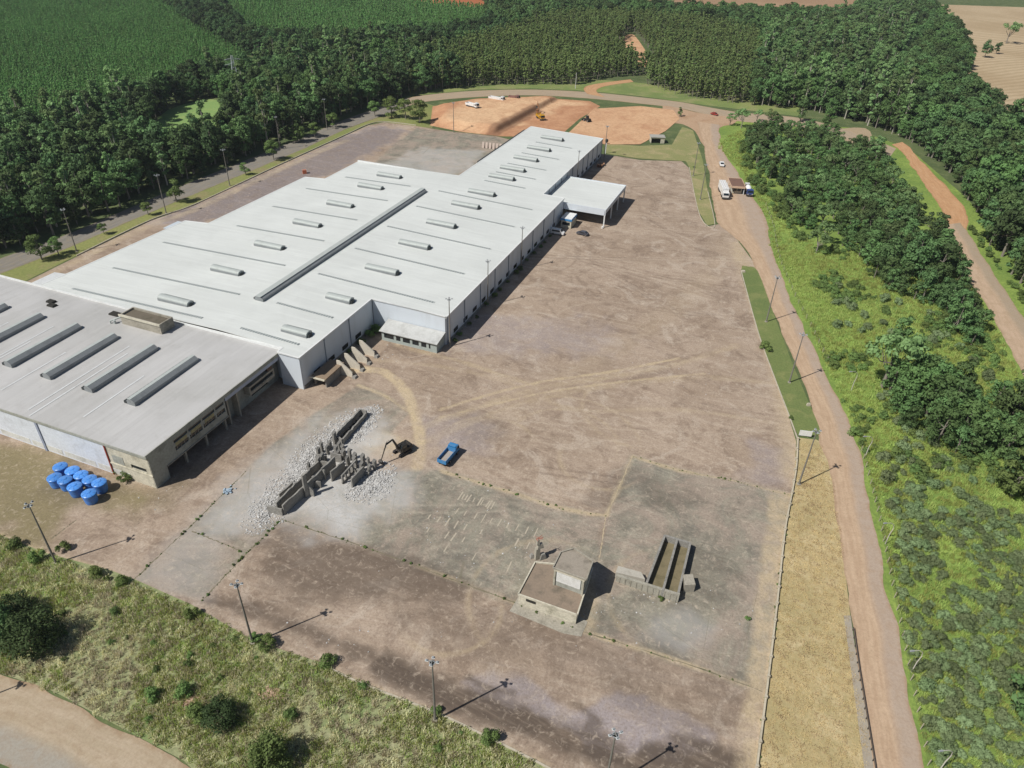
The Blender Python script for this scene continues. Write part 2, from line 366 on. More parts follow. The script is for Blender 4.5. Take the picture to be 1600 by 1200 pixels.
    lav = np.maximum.reduce([blob([(720, 1065), (800, 1060), (880, 1100), (930, 1130), (880, 1140), (780, 1100)], 1, 2.5) * .8, blob([(880, 1130), (940, 1090), (1060, 1110), (1110, 1150), (1060, 1190), (930, 1180)], .8, 2.5) * .85,
        blob([(700, 480), (900, 500), (1000, 530), (900, 560), (700, 540)], 5, 7) * .5, blob([(660, 660), (760, 660), (780, 710), (680, 720)], 3, 4) * .6, blob([(1180, 690), (1235, 700), (1230, 765), (1170, 750)], 3, 4) * .5,
        blob([(540, 212), (600, 195), (640, 205), (560, 250), (400, 330), (300, 350), (236, 350), (304, 325), (432, 265)], 3, 6) * .9])
    lt = np.zeros(X.shape); dk = np.zeros(X.shape); tr_ = np.random.default_rng(3); FV, FU = tofr(X, Y)
    for k in range(150):
        v0 = tr_.uniform(-60, 110); u0 = tr_.uniform(-95, 200); hd = tr_.normal(0, .14) + (.3 if k % 5 == 0 else 0) - (.5 if k % 9 == 0 else 0); L = tr_.uniform(18, 75); cv = tr_.normal(0, .0022); wd = tr_.uniform(.28, .5); am = tr_.uniform(.25, .85)
        s_ = (FV - v0) * math.cos(hd) + (FU - u0) * math.sin(hd); d_ = -(FV - v0) * math.sin(hd) + (FU - u0) * math.cos(hd) - cv * s_ * s_
        box = sst(s_, 0, 6) * (1 - sst(s_, L - 8, L)); t_ = np.maximum(1 - sst(np.abs(d_), wd * .4, wd), 1 - sst(np.abs(d_ - 2.0), wd * .4, wd)) * box * am * (.45 + .8 * n2)
        if k % 3: lt = np.maximum(lt, t_)
        else: dk = np.maximum(dk, t_)
    for px in ([(988, 713), (1060, 735), (1150, 752), (1236, 775)], [(988, 713), (968, 760), (947, 806)], [(690, 736), (800, 770), (880, 795), (947, 806)], [(905, 985), (1080, 1040), (1190, 1080)], [(640, 880), (800, 940), (905, 985)], [(560, 602), (600, 618), (640, 645)]):
        sand = np.maximum(sand, stroke(px, .75, .7, .35) * .8 * sst(n3, .2, .5)); conc = np.maximum(conc, stroke(px, 1.2, .6, .5) * .5)
    for cx, cy, r, a0, a1 in ((862, 690, 13, 1.6, 5.6), (862, 690, 15.2, 1.8, 5.4), (872, 700, 20, 2.2, 5.8), (872, 700, 22, 2.2, 5.8), (900, 640, 9, 0, 5), (770, 690, 8, .5, 4.5), (770, 690, 10, .5, 4.5), (1000, 600, 14, 3, 6), (960, 520, 18, 1, 3.4), (720, 930, 10, .2, 4.2), (720, 930, 12, .2, 4.2), (1060, 1000, 12, 1, 5), (1110, 900, 16, 2, 6), (600, 960, 14, 1, 4), (860, 1030, 15, 0, 3.2), (1130, 620, 12, 1.5, 5)):
        c0 = g(cx, cy); rr = np.abs(np.hypot(X - c0[0], Y - c0[1]) - r) + (n2 - .5) * .3; an = np.arctan2(Y - c0[1], X - c0[0]) % 6.283
        lt = np.maximum(lt, (1 - sst(rr, .15, .5)) * sst(an, a0, a0 + .3) * (1 - sst(an, a1 - .3, a1)) * .5)
    dark = np.maximum.reduce([dark, stroke([(600, 1040), (700, 1085), (800, 1120), (890, 1152), (960, 1182)], 3.6, .7, 1.2) * .95, stroke([(735, 1060), (760, 1075), (800, 1082)], 1.4, .8, .8) * .8, stroke([(990, 1200), (1050, 1178), (1130, 1190), (1180, 1200)], 3.0, .8, 1.5) * .9, stroke([(900, 1100), (930, 1125), (915, 1140)], 1.6, .8, 1.0) * .7, stroke([(330, 940), (430, 965), (520, 1000), (600, 1035)], 2.6, .9, 1.4) * .7, stroke([(470, 850), (600, 880), (720, 915)], 3.5, .9, 1.5) * .75])
    dark = np.maximum(dark, blob([(600, 860), (800, 940), (980, 1020), (1180, 1085), (1190, 1130), (1000, 1090), (800, 1010), (620, 960), (450, 900), (440, 840)], 6, 8) * .42)
    olive = np.maximum.reduce([blob([(-60, 690), (60, 700), (170, 740), (245, 775), (210, 800), (110, 790), (60, 850), (-60, 830)], 4, 4), blob([(150, 780), (250, 770), (300, 740), (260, 790), (180, 800)], 3, 3) * .5])
    return dict(conc=conc, sand=sand, ash=ash, dark=dark, lav=lav, olive=olive, trl=lt, trd=dk)
q = NM("yard_surface", .95, 0, .08)
vf = q.co((1, 1, 1), A20); vs = q.co((.13, 1.0, 1), A20 - .06); vs2 = q.co((.1, .9, 1), A20 + .12); vs3 = q.co((.05, 1.3, 1), A20 - .22)
st = q.noise(.45, 7, .72, vs, .6); st2 = q.noise(.6, 7, .72, vs2, .9); st3 = q.noise(.9, 6, .7, vs3, .3); bigN = q.noise(.022, 5, .62, vf, 1.2); midN = q.noise(.2, 7, .7, vf, .7); finN = q.noise(2.4, 6, .75, vf)
c = q.mix(q.ramp(bigN, .35, .65), hexc("#ab9987"), hexc("#9c8a78"))
c = q.mix(q.ramp(st, .42, .7, 0, .42), c, hexc("#bcab9a")); c = q.mix(q.ramp(st2, .5, .74, 0, .38), c, hexc("#89776a")); c = q.mix(q.ramp(st3, .54, .7, 0, .28), c, hexc("#bbac9f"))
c = q.mix(q.ramp(midN, .48, .68, 0, .6), c, hexc("#847263")); c = q.mix(q.ramp(q.noise(.06, 7, .72, vf, 1.8), .5, .62, 0, .55), c, hexc("#7b6a5c")); c = q.mix(q.ramp(q.noise(.09, 7, .72, q.co((1, 1, 1), 1.9), 1.6), .52, .64, 0, .5), c, hexc("#c0b2a2"))
co_ = q.mix(q.ramp(midN, .35, .65), hexc("#938f80"), hexc("#78746a")); co_ = q.mix(q.ramp(q.noise(.06, 5, .65, vf, 1.5), .42, .62, 0, .8), co_, hexc("#a39486")); co_ = q.mix(q.ramp(st2, .5, .75, 0, .5), co_, hexc("#b2ad9d")); co_ = q.mix(q.ramp(q.noise(.12, 6, .7, vf, 1.0), .5, .7, 0, .65), co_, hexc("#66645a"))
c = q.mix(q.mul(q.attr("trl"), .6), c, hexc("#c3b3a0")); c = q.mix(q.mul(q.attr("trd"), .6), c, hexc("#6f6055"))
c = q.mix(q.attr("conc"), c, co_)
c = q.mix(q.mul(q.mul(q.attr("trl"), .35), q.attr("conc")), c, hexc("#c3b9a6"))
c = q.mix(q.attr("olive"), c, q.mix(midN, hexc("#938667"), hexc("#7a7256")))
c = q.mix(q.mul(q.attr("lav"), q.ramp(midN, .3, .6, .45, .9)), c, q.mix(midN, hexc("#938a8d"), hexc("#aaa3a5")))
c = q.mix(q.mul(q.attr("dark"), q.ramp(q.noise(.35, 6, .7, vs2, .5), .28, .5, .55, 1.0)), c, q.mix(midN, hexc("#4d433b"), hexc("#61564d")))
c = q.mix(q.mul(q.attr("sand"), q.ramp(midN, .35, .62, .25, 1)), c, q.mix(finN, hexc("#bba888"), hexc("#cdbb9b")))
c = q.mix(q.mul(q.attr("ash"), q.ramp(midN, .3, .65, .55, 1)), c, q.mix(q.ramp(finN, .35, .65), hexc("#a9a8a4"), hexc("#dcdcda")))
c = q.mix(q.ramp(finN, .4, .72, 0, .5), c, hexc("#64574a")); c = q.mix(q.ramp(q.noise(.9, 6, .75, vf, .8), .5, .72, 0, .42), c, hexc("#cfbfab"))
cr = q.voro(.085, q.co((1, 1, 1), A20), 'DISTANCE_TO_EDGE')
c = q.mix(q.mul(q.ramp(cr, .0, .006, .35, 0), q.attr("conc")), c, hexc("#6d6953"))
q.col(c).bump(finN, .5, .05)
YARD_MAT = q.m
sheet("factory_yard", YARD, 0.02, .48, YARD_MAT, px_paint, rot=-A20, label="broad brown and grey paved yard round the factory with dust tracks and stains", cat="yard")

# slab joints with dirt and weeds, and the pale strips left of a torn up floor
JM = worn("joint_dirt", "#7d7560", "#4a5233", .8, .5, .95); JP = worn("joint_sand", "#b8a88c", "#76724c", .75, .35, .95)
jb = MB()
for px in ([(988, 713), (1060, 735), (1150, 752), (1236, 775)], [(988, 713), (968, 760), (947, 806), (935, 880)], [(440, 812), (540, 845), (640, 880), (800, 940), (905, 985), (1080, 1040), (1190, 1080)], [(210, 905), (300, 820), (385, 736)],
           [(316, 938), (380, 870), (440, 812)], [(300, 830), (345, 848), (378, 862)], [(560, 602), (600, 618), (640, 645)], [(690, 736), (800, 770), (880, 795), (947, 806)], [(80, 842), (120, 812)]):
    P = resample(gl(px), 60); P = P + (rng.random(P.shape) - .5) * .22
    dr = np.gradient(P, axis=0); nn = np.stack([-dr[:, 1], dr[:, 0]], 1); nn /= np.hypot(*nn.T)[:, None]; wd = .03 + .13 * rng.random(len(P)) ** 1.5
    b = len(jb.v)
    for p, n_, w_ in zip(P, nn, wd): jb.v += [(p[0] - n_[0] * w_, p[1] - n_[1] * w_, .03), (p[0] + n_[0] * w_, p[1] + n_[1] * w_, .03)]
    for i in range(len(P) - 1): jb.f.append((b + 2 * i, b + 2 * i + 2, b + 2 * i + 3, b + 2 * i + 1)[::-1]); jb.mi.append(1 if px[0][0] > 500 else 0)
tag(jb.obj("slab_joint", [JM, JP]), "weedy dark joints between the concrete slabs of the yard", "slab joints", kind='structure')
sb = MB()
for r, (a, b_) in enumerate((((690, 792), (850, 836)), ((672, 808), (838, 856)), ((655, 824), (826, 872)), ((640, 842), (812, 890)), ((720, 775), (770, 790)))):
    p0, p1 = np.array(g(*a)), np.array(g(*b_))
    for k in range(13):
        if rnd.random() < .42: continue
        p = p0 + (p1 - p0) * (k + rnd.uniform(-.15, .15)) / 12; h = HEAD + rnd.uniform(-.05, .05); L = rnd.uniform(.6, 1.3); ww = rnd.uniform(.09, .16)
        ux, uy = math.sin(h), math.cos(h)
        sb.add([(p[0] - ux * L - uy * ww, p[1] - uy * L + ux * ww, .034), (p[0] - ux * L + uy * ww, p[1] - uy * L - ux * ww, .034), (p[0] + ux * L + uy * ww, p[1] + uy * L - ux * ww, .034), (p[0] + ux * L - uy * ww, p[1] + uy * L + ux * ww, .034)], [(0, 1, 2, 3)])
tag(sb.obj("floor_marks", worn("old_floor_strip", "#b5ab98", "#8e8170", .5, 1.5, .9)), "short pale strips left on the torn up concrete floor", "floor marks", kind='structure')

# ---- grass sheets
GREEN = grass_mat("scrub_grass", ["#869a4c", "#748c46", "#9aad58", "#586d3c"], fine=1.1, mid=.09, big=.025, var=.75, bumpd=.25)
sheet("scrub_ground", gl([(1105, 190), (1200, 185), (1330, 200), (1420, 232), (1500, 300), (1560, 360), (1640, 430), (1760, 600), (1800, 900), (1780, 1330), (1455, 1330), (1440, 1200), (1410, 1060), (1385, 950), (1360, 830), (1340, 730), (1318, 660), (1282, 590), (1248, 510), (1218, 450), (1195, 390), (1192, 355), (1165, 310), (1140, 268), (1118, 230)]),
      0.0, 4, GREEN, label="bright yellow green grass and low growth right of the access road", cat="grassland")
MEAD = grass_mat("meadow_grass", ["#a4a280", "#93986e", "#7d8f5c", "#6c744e"], fine=1.5, mid=.13, big=.03, var=.7, bumpd=.2)
sheet("meadow", gl([(-160, 700), (-60, 790), (0, 832), (75, 862), (170, 888), (210, 902), (300, 942), (395, 997), (500, 1032), (560, 1062), (680, 1109), (760, 1147), (830, 1182), (905, 1222), (1000, 1259), (1180, 1284), (1180, 1380), (450, 1360), (290, 1190), (180, 1132), (80, 1078), (0, 1052), (-120, 1000)]),
      0.0, 3, MEAD, label="rough half dry grass strip below the yard beside the gravel road", cat="grass")
DRY = grass_mat("dry_grass", ["#b8a57c", "#a89a72", "#c3b28c", "#8f855c"], fine=2.0, mid=.2, big=.06, var=.55, bumpd=.12)
sheet("dry_verge", gl([(1250, 684), (1284, 688), (1302, 750), (1314, 830), (1327, 950), (1342, 1060), (1364, 1200), (1378, 1300), (1172, 1300), (1181, 1200), (1200, 1050), (1214, 930), (1226, 830), (1240, 740), (1245, 700)]),
      0.014, 2, DRY, label="straw coloured dry grass verge between yard wall and access road", cat="grass verge")
MED = grass_mat("median_grass", ["#6c7a4a", "#78834f", "#868a58", "#4d5b38"], fine=2.0, mid=.2, var=.5, bumpd=.12)
sheet("grass_median", smooth(gl([(1158, 424), (1170, 417), (1184, 424), (1205, 480), (1235, 560), (1262, 625), (1280, 668), (1278, 680), (1250, 682), (1233, 648), (1210, 588), (1185, 518)]), 3), 0.058, 1, MED, label="long green grass median beside the access road with rounded end", cat="grass median")
VRG = grass_mat("verge_grass", ["#949064", "#858a58", "#aa9c76", "#656b44"], fine=1.5, mid=.15, var=.5, bumpd=.12)
sheet("gate_verge", gl([(1066, 198), (1083, 204), (1098, 250), (1106, 300), (1117, 350), (1105, 352), (1091, 330), (1077, 262), (1072, 252), (1000, 248), (945, 240), (945, 224), (1000, 228), (1050, 226)]), 0.05, 1.5, VRG, label="olive grass verge between yard and gate road", cat="grass verge")
NEAR = [(-110, 468), (0, 428), (100, 390), (200, 347), (300, 305), (400, 264), (480, 230), (540, 202), (600, 180), (640, 165)]
sheet("roadside_verge", gl(NEAR[:-1] + [(660, 160), (690, 168), (675, 200), (640, 198), (600, 190), (575, 194), (540, 210), (432, 259), (304, 319), (236, 343), (120, 399), (0, 459), (-60, 488), (-130, 520)]), 0.0, 2, grass_mat("bank_grass", ["#7d8650", "#90925a", "#958a66", "#566138"], fine=1.3, mid=.12, var=.55), label="narrow green grass bank between grey road and back yard", cat="grass verge")
sheet("roundabout_verge", gl([(640, 150), (740, 140), (830, 138), (920, 142), (1000, 150), (1100, 164), (1250, 182), (1250, 165), (1100, 140), (985, 128), (900, 122), (640, 128)]), -0.01, 3, grass_mat("wood_edge_grass", ["#748350", "#889455", "#979468", "#52603a"], mid=.08), label="grass strip along the foot of the far eucalyptus wood", cat="grass verge")
sheet("clearing", smooth(gl([(240, 205), (262, 172), (330, 155), (355, 170), (335, 215), (262, 228)]), 3), 0.0, 3, grass_mat("clearing_grass", ["#78985a", "#86a060", "#92a464", "#5d7c46"]), label="small light green clearing in the left wood", cat="clearing")

# ---- earthworks: a cut and filled building platform of bare red soil
EW = gl([(672, 196), (676, 166), (740, 157), (850, 153), (922, 158), (938, 166), (905, 186), (882, 206), (845, 214), (780, 213), (720, 206)])
CUT = gl([(748, 222), (790, 205), (838, 174)])
def ew_h(X, Y):
    d = segdist(EW, X, Y, True)
    (x0, y0), (x1, y1), (x2, y2) = CUT
    # signed distance to the line of the cut: positive on its left (upper platform)
    L = math.hypot(x2 - x0, y2 - y0); sdn = ((x2 - x0) * (Y - y0) - (y2 - y0) * (X - x0)) / L; al = ((x2 - x0) * (X - x0) + (y2 - y0) * (Y - y0)) / L
    up = sst(sdn, -.9, .9) * sst(d, 0, 9); cutw = sst(al, 2, 10) * (1 - sst(al, L - 2, L + 14))
    return .35 * sst(d, 0, 4) + up * 2.6 * sst(al, -60, 0) + (vnoise(X, Y, 9, 5) - .5) * .35 * sst(d, 0, 4) + (vnoise(X, Y, 2.5, 6) - .5) * .2 * sst(d, 0, 3)
def ew_p(X, Y):
    n = vnoise(X, Y, 12, 3)
    P = gl([(745, 168), (790, 160), (880, 158), (900, 165), (850, 180), (840, 176), (800, 200), (745, 215), (700, 205), (690, 195), (720, 180)]); d = segdist(P, X, Y, True); d = np.where(inside(P, X, Y), d, -d)
    (x0, y0), (x1, y1), (x2, y2) = CUT; dc = segdist([CUT[0], CUT[2]], X, Y) + (vnoise(X, Y, 4, 2) - .5) * 3
    return dict(pale=sst(d + (n - .5) * 24, -6, 8), darker=1 - sst(dc, 2.2, 4.5))  # darkens the soil along the cut, imitating the shade on its face
q = NM("bare_red_soil", .97, 0, .08); v = q.co(); n1 = q.noise(.07, 6, .65, v, 1.2); n2 = q.noise(.6, 6, .7, v, .5)
c = q.mix(q.ramp(n1, .35, .65), hexc("#b08363"), hexc("#bf9472")); c = q.mix(q.mul(q.attr("pale"), q.ramp(n1, .3, .6, .5, 1)), c, hexc("#d3b18c")); c = q.mix(q.ramp(n2, .4, .75, 0, .45), c, hexc("#8b5c43")); c = q.mix(q.mul(q.attr("darker"), .6), c, hexc("#6d5140"))
q.col(c).bump(n2, .6, .25); SOIL = q.m
sheet("earthwork_ground", EW, 0.012, .8, SOIL, ew_p, ew_h, label="bare orange red earthwork platform with a steep dark cut", cat="bare earth")
def ew2_p(X, Y): return dict(pale=.35 + .5 * vnoise(X, Y, 20, 4))
sheet("dirt_lot", gl([(884, 212), (905, 192), (928, 170), (1000, 166), (1052, 172), (1062, 186), (1040, 205), (1000, 226), (945, 226)]), 0.014, 1.5, SOIL, ew2_p, lambda X, Y: .02 + vnoise(X, Y, 5, 8) * .2, label="flat orange dirt lot behind the factory's far end", cat="bare earth")

# ---- roads
def road_mat(name, base, track, edge, grey=None):
    q = NM(name, .95, 0, .12); ac = q.attr("across"); al = q.attr("along"); xyz = q.n("ShaderNodeCombineXYZ")
    sc = q.n("ShaderNodeMath", operation='MULTIPLY'); q.put(sc.inputs[0], al); sc.inputs[1].default_value = .012
    q.put(xyz.inputs[0], ac); q.put(xyz.inputs[1], sc.outputs[0]); v = xyz.outputs[0]
    lanes = q.noise(9, 4, .6, v, .2); n2 = q.noise(.5, 6, .68, q.co(), .6); n3 = q.noise(2.5, 5, .7, q.co())
    c = q.mix(q.ramp(lanes, .35, .65), hexc(base), hexc(track)); 
    if grey: c = q.mix(q.ramp(ac, .48, .72, 0, .85), c, hexc(grey))
    c = q.mix(q.ramp(n2, .4, .75, 0, .45), c, hexc(edge))
    eg = q.mul(q.ramp(ac, .0, .1, .8, 0), q.ramp(ac, .9, 1.0, 0, .8), 'ADD'); c = q.mix(q.mul(eg, q.ramp(n2, .3, .6)), c, hexc(edge))
    c = q.mix(q.ramp(n3, .35, .75, 0, .25), c, hexc("#6d5b4c")); q.col(c).bump(n3, .5, .04); return q.m
DIRT = road_mat("packed_dirt", "#b49a80", "#c1a88d", "#a0876d", "#ab9b8c")
road("access_road", gl([(1088, 190), (1101, 235), (1106, 262), (1116, 330), (1125, 352), (1150, 372), (1184, 425), (1222, 520), (1260, 610), (1282, 690), (1300, 750), (1312, 830), (1326, 950), (1340, 1050), (1363, 1200), (1380, 1320)]),
     gl([(1124, 195), (1128, 230), (1152, 268), (1177, 310), (1198, 345), (1206, 390), (1228, 450), (1256, 510), (1291, 590), (1326, 660), (1347, 730), (1367, 830), (1392, 950), (1416, 1060), (1446, 1200), (1472, 1320)]), 0.044, DIRT, "pinkish tan packed dirt access road curving down the right side", "road", n=320, m=18, wob=1.0)
GREY = road_mat("grey_tarmac", "#8a857c", "#7d7a74", "#8f8366")
FAR = [(-130, 452), (0, 404), (100, 368), (200, 326), (297, 285), (395, 246), (475, 214), (535, 188), (595, 167), (637, 153)]
road("back_road", gl(FAR), gl([(-120, 474)] + NEAR[1:]), 0.024, GREY, "grey tarmac road along the dark wood behind the factory", "road", n=160, wob=.3)
TAN = road_mat("dusty_tarmac", "#ac9b85", "#a1927e", "#ab9270")
road("ring_road", gl([(637, 153), (670, 148), (740, 142), (830, 140), (920, 144), (1000, 152), (1060, 159), (1110, 168), (1160, 176), (1240, 183), (1300, 196), (1350, 212), (1400, 232)]),
     gl([(640, 165), (672, 158), (740, 152), (830, 149), (920, 154), (1000, 162), (1060, 169), (1100, 178), (1150, 189), (1240, 197), (1290, 208), (1340, 224), (1390, 246)]), 0.028, TAN, "dusty road sweeping round behind the earthworks", "road", n=160, wob=.3)
sheet("road_junction", smooth(gl([(1035, 166), (1060, 169), (1100, 178), (1150, 184), (1145, 194), (1124, 200), (1122, 225), (1100, 228), (1086, 205), (1066, 194), (1048, 190)]), 3), 0.036, 1.5, worn("junction_dirt", "#b3967a", "#9a7657", .7, .12, .95), label="wide dusty junction where the gate road meets the ring road", cat="road junction")
OR = road_mat("orange_dirt", "#b98f69", "#c49d77", "#a17a58")
road("dirt_spur", gl([(918, 147), (912, 140), (918, 134), (945, 129), (985, 124)]), gl([(945, 152), (932, 143), (938, 137), (955, 133), (990, 128)]), 0.034, OR, "short orange dirt spur running into the far wood", "road", n=60)
road("orange_road", gl([(1395, 226), (1412, 242), (1430, 268), (1452, 300), (1476, 335), (1484, 362)]), gl([(1412, 222), (1432, 243), (1457, 270), (1484, 297), (1507, 325), (1514, 345), (1506, 362)]), 0.030, OR, "orange dirt road between the copse and the right hand wood", "road", n=120, wob=1.0)
road("hill_road", gl([(1470, 352), (1490, 393), (1510, 428), (1545, 488), (1580, 550), (1650, 670), (1720, 800)]), gl([(1500, 348), (1521, 378), (1560, 438), (1600, 498), (1665, 590), (1760, 730)]), 0.036, road_mat("pale_dirt", "#b59d84", "#bfa78f", "#9c886b", "#a0927f"), "pale dirt road along the right edge below the orange stretch", "road", n=200, wob=.9)
road("gravel_road", gl([(-160, 995), (-60, 1032), (0, 1056), (80, 1082), (180, 1136), (290, 1190), (380, 1245)]), gl([(-160, 1120), (-60, 1172), (0, 1196), (30, 1212), (100, 1245), (160, 1290), (240, 1340)]), 0.02, road_mat("gravel_dirt", "#ab9b83", "#b5a58e", "#967f66", "#9e9a90"), "tan gravel road across the bottom left corner", "road", n=160, wob=.9)

# ---- far fields
q = NM("ploughed_field", .97, 0, .05); v = q.co((1, 1, 1), 1.1)
c = q.mix(q.ramp(q.noise(.012, 5, .6, v), .35, .65), hexc("#bba88a"), hexc("#ac987a")); c = q.mix(q.ramp(q.wave(.045, v, 5.0, 3, .35), .35, .8, 0, .45), c, hexc("#978366")); c = q.mix(q.ramp(q.noise(.3, 5, .7, v), .4, .8, 0, .3), c, hexc("#7b6848"))
FIELD = q.col(c).m
sheet("tan_field", gl([(1440, 6), (1500, 70), (1510, 110), (1480, 150), (1530, 175), (1620, 240), (1760, 330), (1900, 200), (1900, 30), (1620, 12)]), 0.0, 12, FIELD, label="tan harvested field with contour lines beyond the right wood", cat="field")
sheet("brown_field", gl([(930, 2), (930, 12), (1100, 28), (1330, 40), (1380, -30), (1200, -60), (930, -60)]), 0.0, 15, worn("brown_field_soil", "#9c7f62", "#b59a7a", .6, .01, .97), label="brown ploughed field beyond the far wood", cat="field")
sheet("red_clearing", gl([(610, -8), (620, 10), (700, 14), (760, 8), (740, -20)]), 0.0, 8, worn("red_clearing_soil", "#a8623f", "#8a7a4a", .6, .03, .97), label="patch of bare red earth at the top of the view", cat="bare earth")
sheet("bare_patch", smooth(gl([(962, 74), (985, 52), (1004, 72), (1018, 100), (1000, 104), (985, 92)]), 3), 0.0, 4, SOIL, ew2_p, label="small bare orange patch in the middle of the far wood", cat="bare earth")
sheet("copse_track", smooth(gl([(1300, 205), (1352, 200), (1362, 222), (1330, 240), (1302, 228)]), 3), 0.02, 3, worn("copse_soil", "#a8957a", "#8a7a5a", .6, .1, .97), label="bare sandy patch showing among the copse trees", cat="bare earth")
road("kerb_path", gl([(1318, 962), (1326, 1020), (1338, 1110), (1350, 1200), (1362, 1300)]), gl([(1329, 962), (1340, 1040), (1354, 1120), (1365, 1200), (1380, 1300)]), 0.05, worn("path_concrete", "#a39a8b", "#8a7d68", .5, .5, .95), "narrow pale concrete path beside the guard rail", "path", n=60, m=4)
# ================================================================== BUILDINGS
WHITE = NM("white_cladding", .55, 0, .3)
_v = WHITE.co(); _n = WHITE.noise(.35, 5, .65, WHITE.co((1, 1, .15)))
WHITE.col(WHITE.mix(WHITE.ramp(_n, .45, .8, 0, .35), hexc("#ccd3d9"), hexc("#a2a5a2")))
_c = WHITE.wave(3.2, WHITE.co((1, 1, 0)), 0, 0, 1, 'DIAGONAL'); WHITE.bump(_c, .25, .03); WHITE = WHITE.m
def roof_mat(name, a, b, d, rust, ax):
    q = NM(name, .6, 0, .2); v = q.co(); A_, B_ = ((1, 0, 0), (0, 1, 0)) if ax == 'x' else ((0, 1, 0), (1, 0, 0))
    along = tuple(.04 if k else 1.0 for k in A_[:2]) + (1,)          # stretched down the sheets
    st = q.noise(.9, 6, .68, q.co(along)); pan = q.noise(.05, 4, .55, v, .5); blot = q.noise(.25, 6, .7, v, .6)
    c = q.mix(q.ramp(pan, .35, .65), hexc(a), hexc(b)); c = q.mix(q.ramp(st, .45, .75, 0, .18), c, hexc(d)); c = q.mix(q.ramp(blot, .52, .75, 0, rust), c, hexc(d))
    br = q.n("ShaderNodeTexBrick"); br.inputs["Scale"].default_value = 1.0; br.inputs["Mortar Size"].default_value = .035; br.inputs["Brick Width"].default_value = 11.0; br.inputs["Row Height"].default_value = 1.05; br.inputs["Bias"].default_value = -.1
    br.inputs["Color1"].default_value = (.93, .93, .93, 1); br.inputs["Color2"].default_value = (1.04, 1.04, 1.04, 1); br.inputs["Mortar"].default_value = (.86, .86, .86, 1)
    q.put(br.inputs["Vector"], q.co((1, 1, 1), 0 if ax == 'x' else PI / 2)); c = q.mix(.55, c, br.outputs[0], 'MULTIPLY')
    rib = q.wave(1.6, q.co(B_), 0, 0, 1, 'Y' if ax == 'x' else 'X')
    q.col(c).bump(rib, .35, .04); return q.m
ROOF = roof_mat("hall_roof", "#d2d5d1", "#cccfcb", "#aeb0aa", .16, "x")
ROOFA = roof_mat("workshop_roof", "#bbbab8", "#b0afac", "#8f8c86", .28, "y")
TRIM = worn("roof_trim", "#e2e4e2", "#a9a69c", .25, .5, .5)
VENT = worn("vent_metal", "#b3b9b5", "#85867f", .3, .6, .5)
DARKM = worn("dark_louvre", "#3c403f", "#26282a", .4, .8, .6)
MONR = worn("monitor_metal", "#8b8f90", "#686a6a", .5, .4, .5)
SLOT = NM("skylight_slot", .4, 0, .4); _w = SLOT.wave(.42, SLOT.co((1, 0, 0)), 0, 0, 1, 'X'); SLOT.col(SLOT.mix(SLOT.ramp(_w, .25, .55), hexc("#b3b8b5"), hexc("#7b8180"))); SLOT = SLOT.m
STRIP = worn("skylight_strip", "#d2d4d3", "#aeaeaa", .5, .4, .35)
GLASS = NM("window_glass", .12, 0, .6); GLASS.col(hexc("#20272b")); GLASS = GLASS.m
CONC = worn("bare_concrete", "#a8a294", "#6f6a5c", .6, .35, .9, vary=.25)
CONCD = worn("dark_concrete", "#97948d", "#64625d", .7, .5, .92, vary=.3)
CREAM = worn("cream_render", "#cfc9b6", "#85816d", .75, .35, .85, vary=.2)
GREYW = worn("grey_render", "#a5a69c", "#6b6b60", .6, .3, .9, vary=.2)
BRICK = worn("dirty_white_wall", "#d6dbe2", "#a3a2a0", .35, .3, .85)
DARKIN = worn("dark_interior", "#35342f", "#23221f", .5, .5, .95)  # near-black colour standing in for the shade inside openings
PIPE = worn("downpipe_metal", "#8d97a3", "#6b727a", .3, .6, .5)
BLUEP = worn("blue_trim", "#4f8fc4", "#3c6d97", .3, .5, .5)
RED = worn("red_pipe_paint", "#b5533f", "#7c4436", .4, .8, .6)

def rz(V): return 9.75 - .028 * abs(V + 24)          # hall roof line
# ------------------------------------------------------------------ main hall (local x = V, y = U)
hall = empty("factory_hall", (O2[0], O2[1], 0), -HEAD, "huge white roofed factory hall with a long ridge monitor and rows of roof vents", "factory")
OUT = [(-84.5, 2.0), (-5.0, 2.0), (-5.0, 0.0), (0.9, 0.0), (0.9, 32.4), (22.7, 32.4), (22.7, 129.2), (14.6, 129.2), (14.6, 209.0), (-20.0, 209.0), (-20.0, 131), (-64.3, 131), (-64.3, 108), (-72.5, 107), (-73.5, 56), (-82, 55), (-83.5, 12)]
LEFT = [(-84.5, 2.0), (-24, 2.0), (-24, 131), (-64.3, 131), (-64.3, 108), (-72.5, 107), (-73.5, 56), (-82, 55), (-83.5, 12)]
RIGHT = [(-24, 2.0), (-5.0, 2.0), (-5.0, 0.0), (0.9, 0.0), (0.9, 32.4), (22.7, 32.4), (22.7, 129.2), (14.6, 129.2), (14.6, 209.0), (-20.0, 209.0), (-20, 131), (-24, 131)]
rb = MB()
for poly in (LEFT, RIGHT): rb.prism(poly, lambda x, y: rz(x) - .25, lambda x, y: rz(x))
rb.obj("roof", ROOF, hall)
def wallrun(pts, name, mat, par, zt, t=.25, z0=0.0, inset=.18):
    b = MB()
    for p, q_ in zip(pts[:-1], pts[1:]): b.wall(p, q_, z0, zt(*p) - .26, t, zq=zt(*q_) - .26)
    return b.obj(name, mat, par)
def ins(p, d=.22):  # pull a corner a little under the eaves
    cx, cy = -30, 80
    return p
_z = lambda x, y: rz(x)
fw = wallrun([(-84.2, 2.25), (-5.2, 2.25)], "front_wall", WHITE, hall, _z); 
wallrun([(-5.05, .25), (.78, .25)], "front_wall", WHITE, hall, _z)
rw = wallrun([(.72, .4), (.72, 32.35)], "side_wall", WHITE, hall, _z)
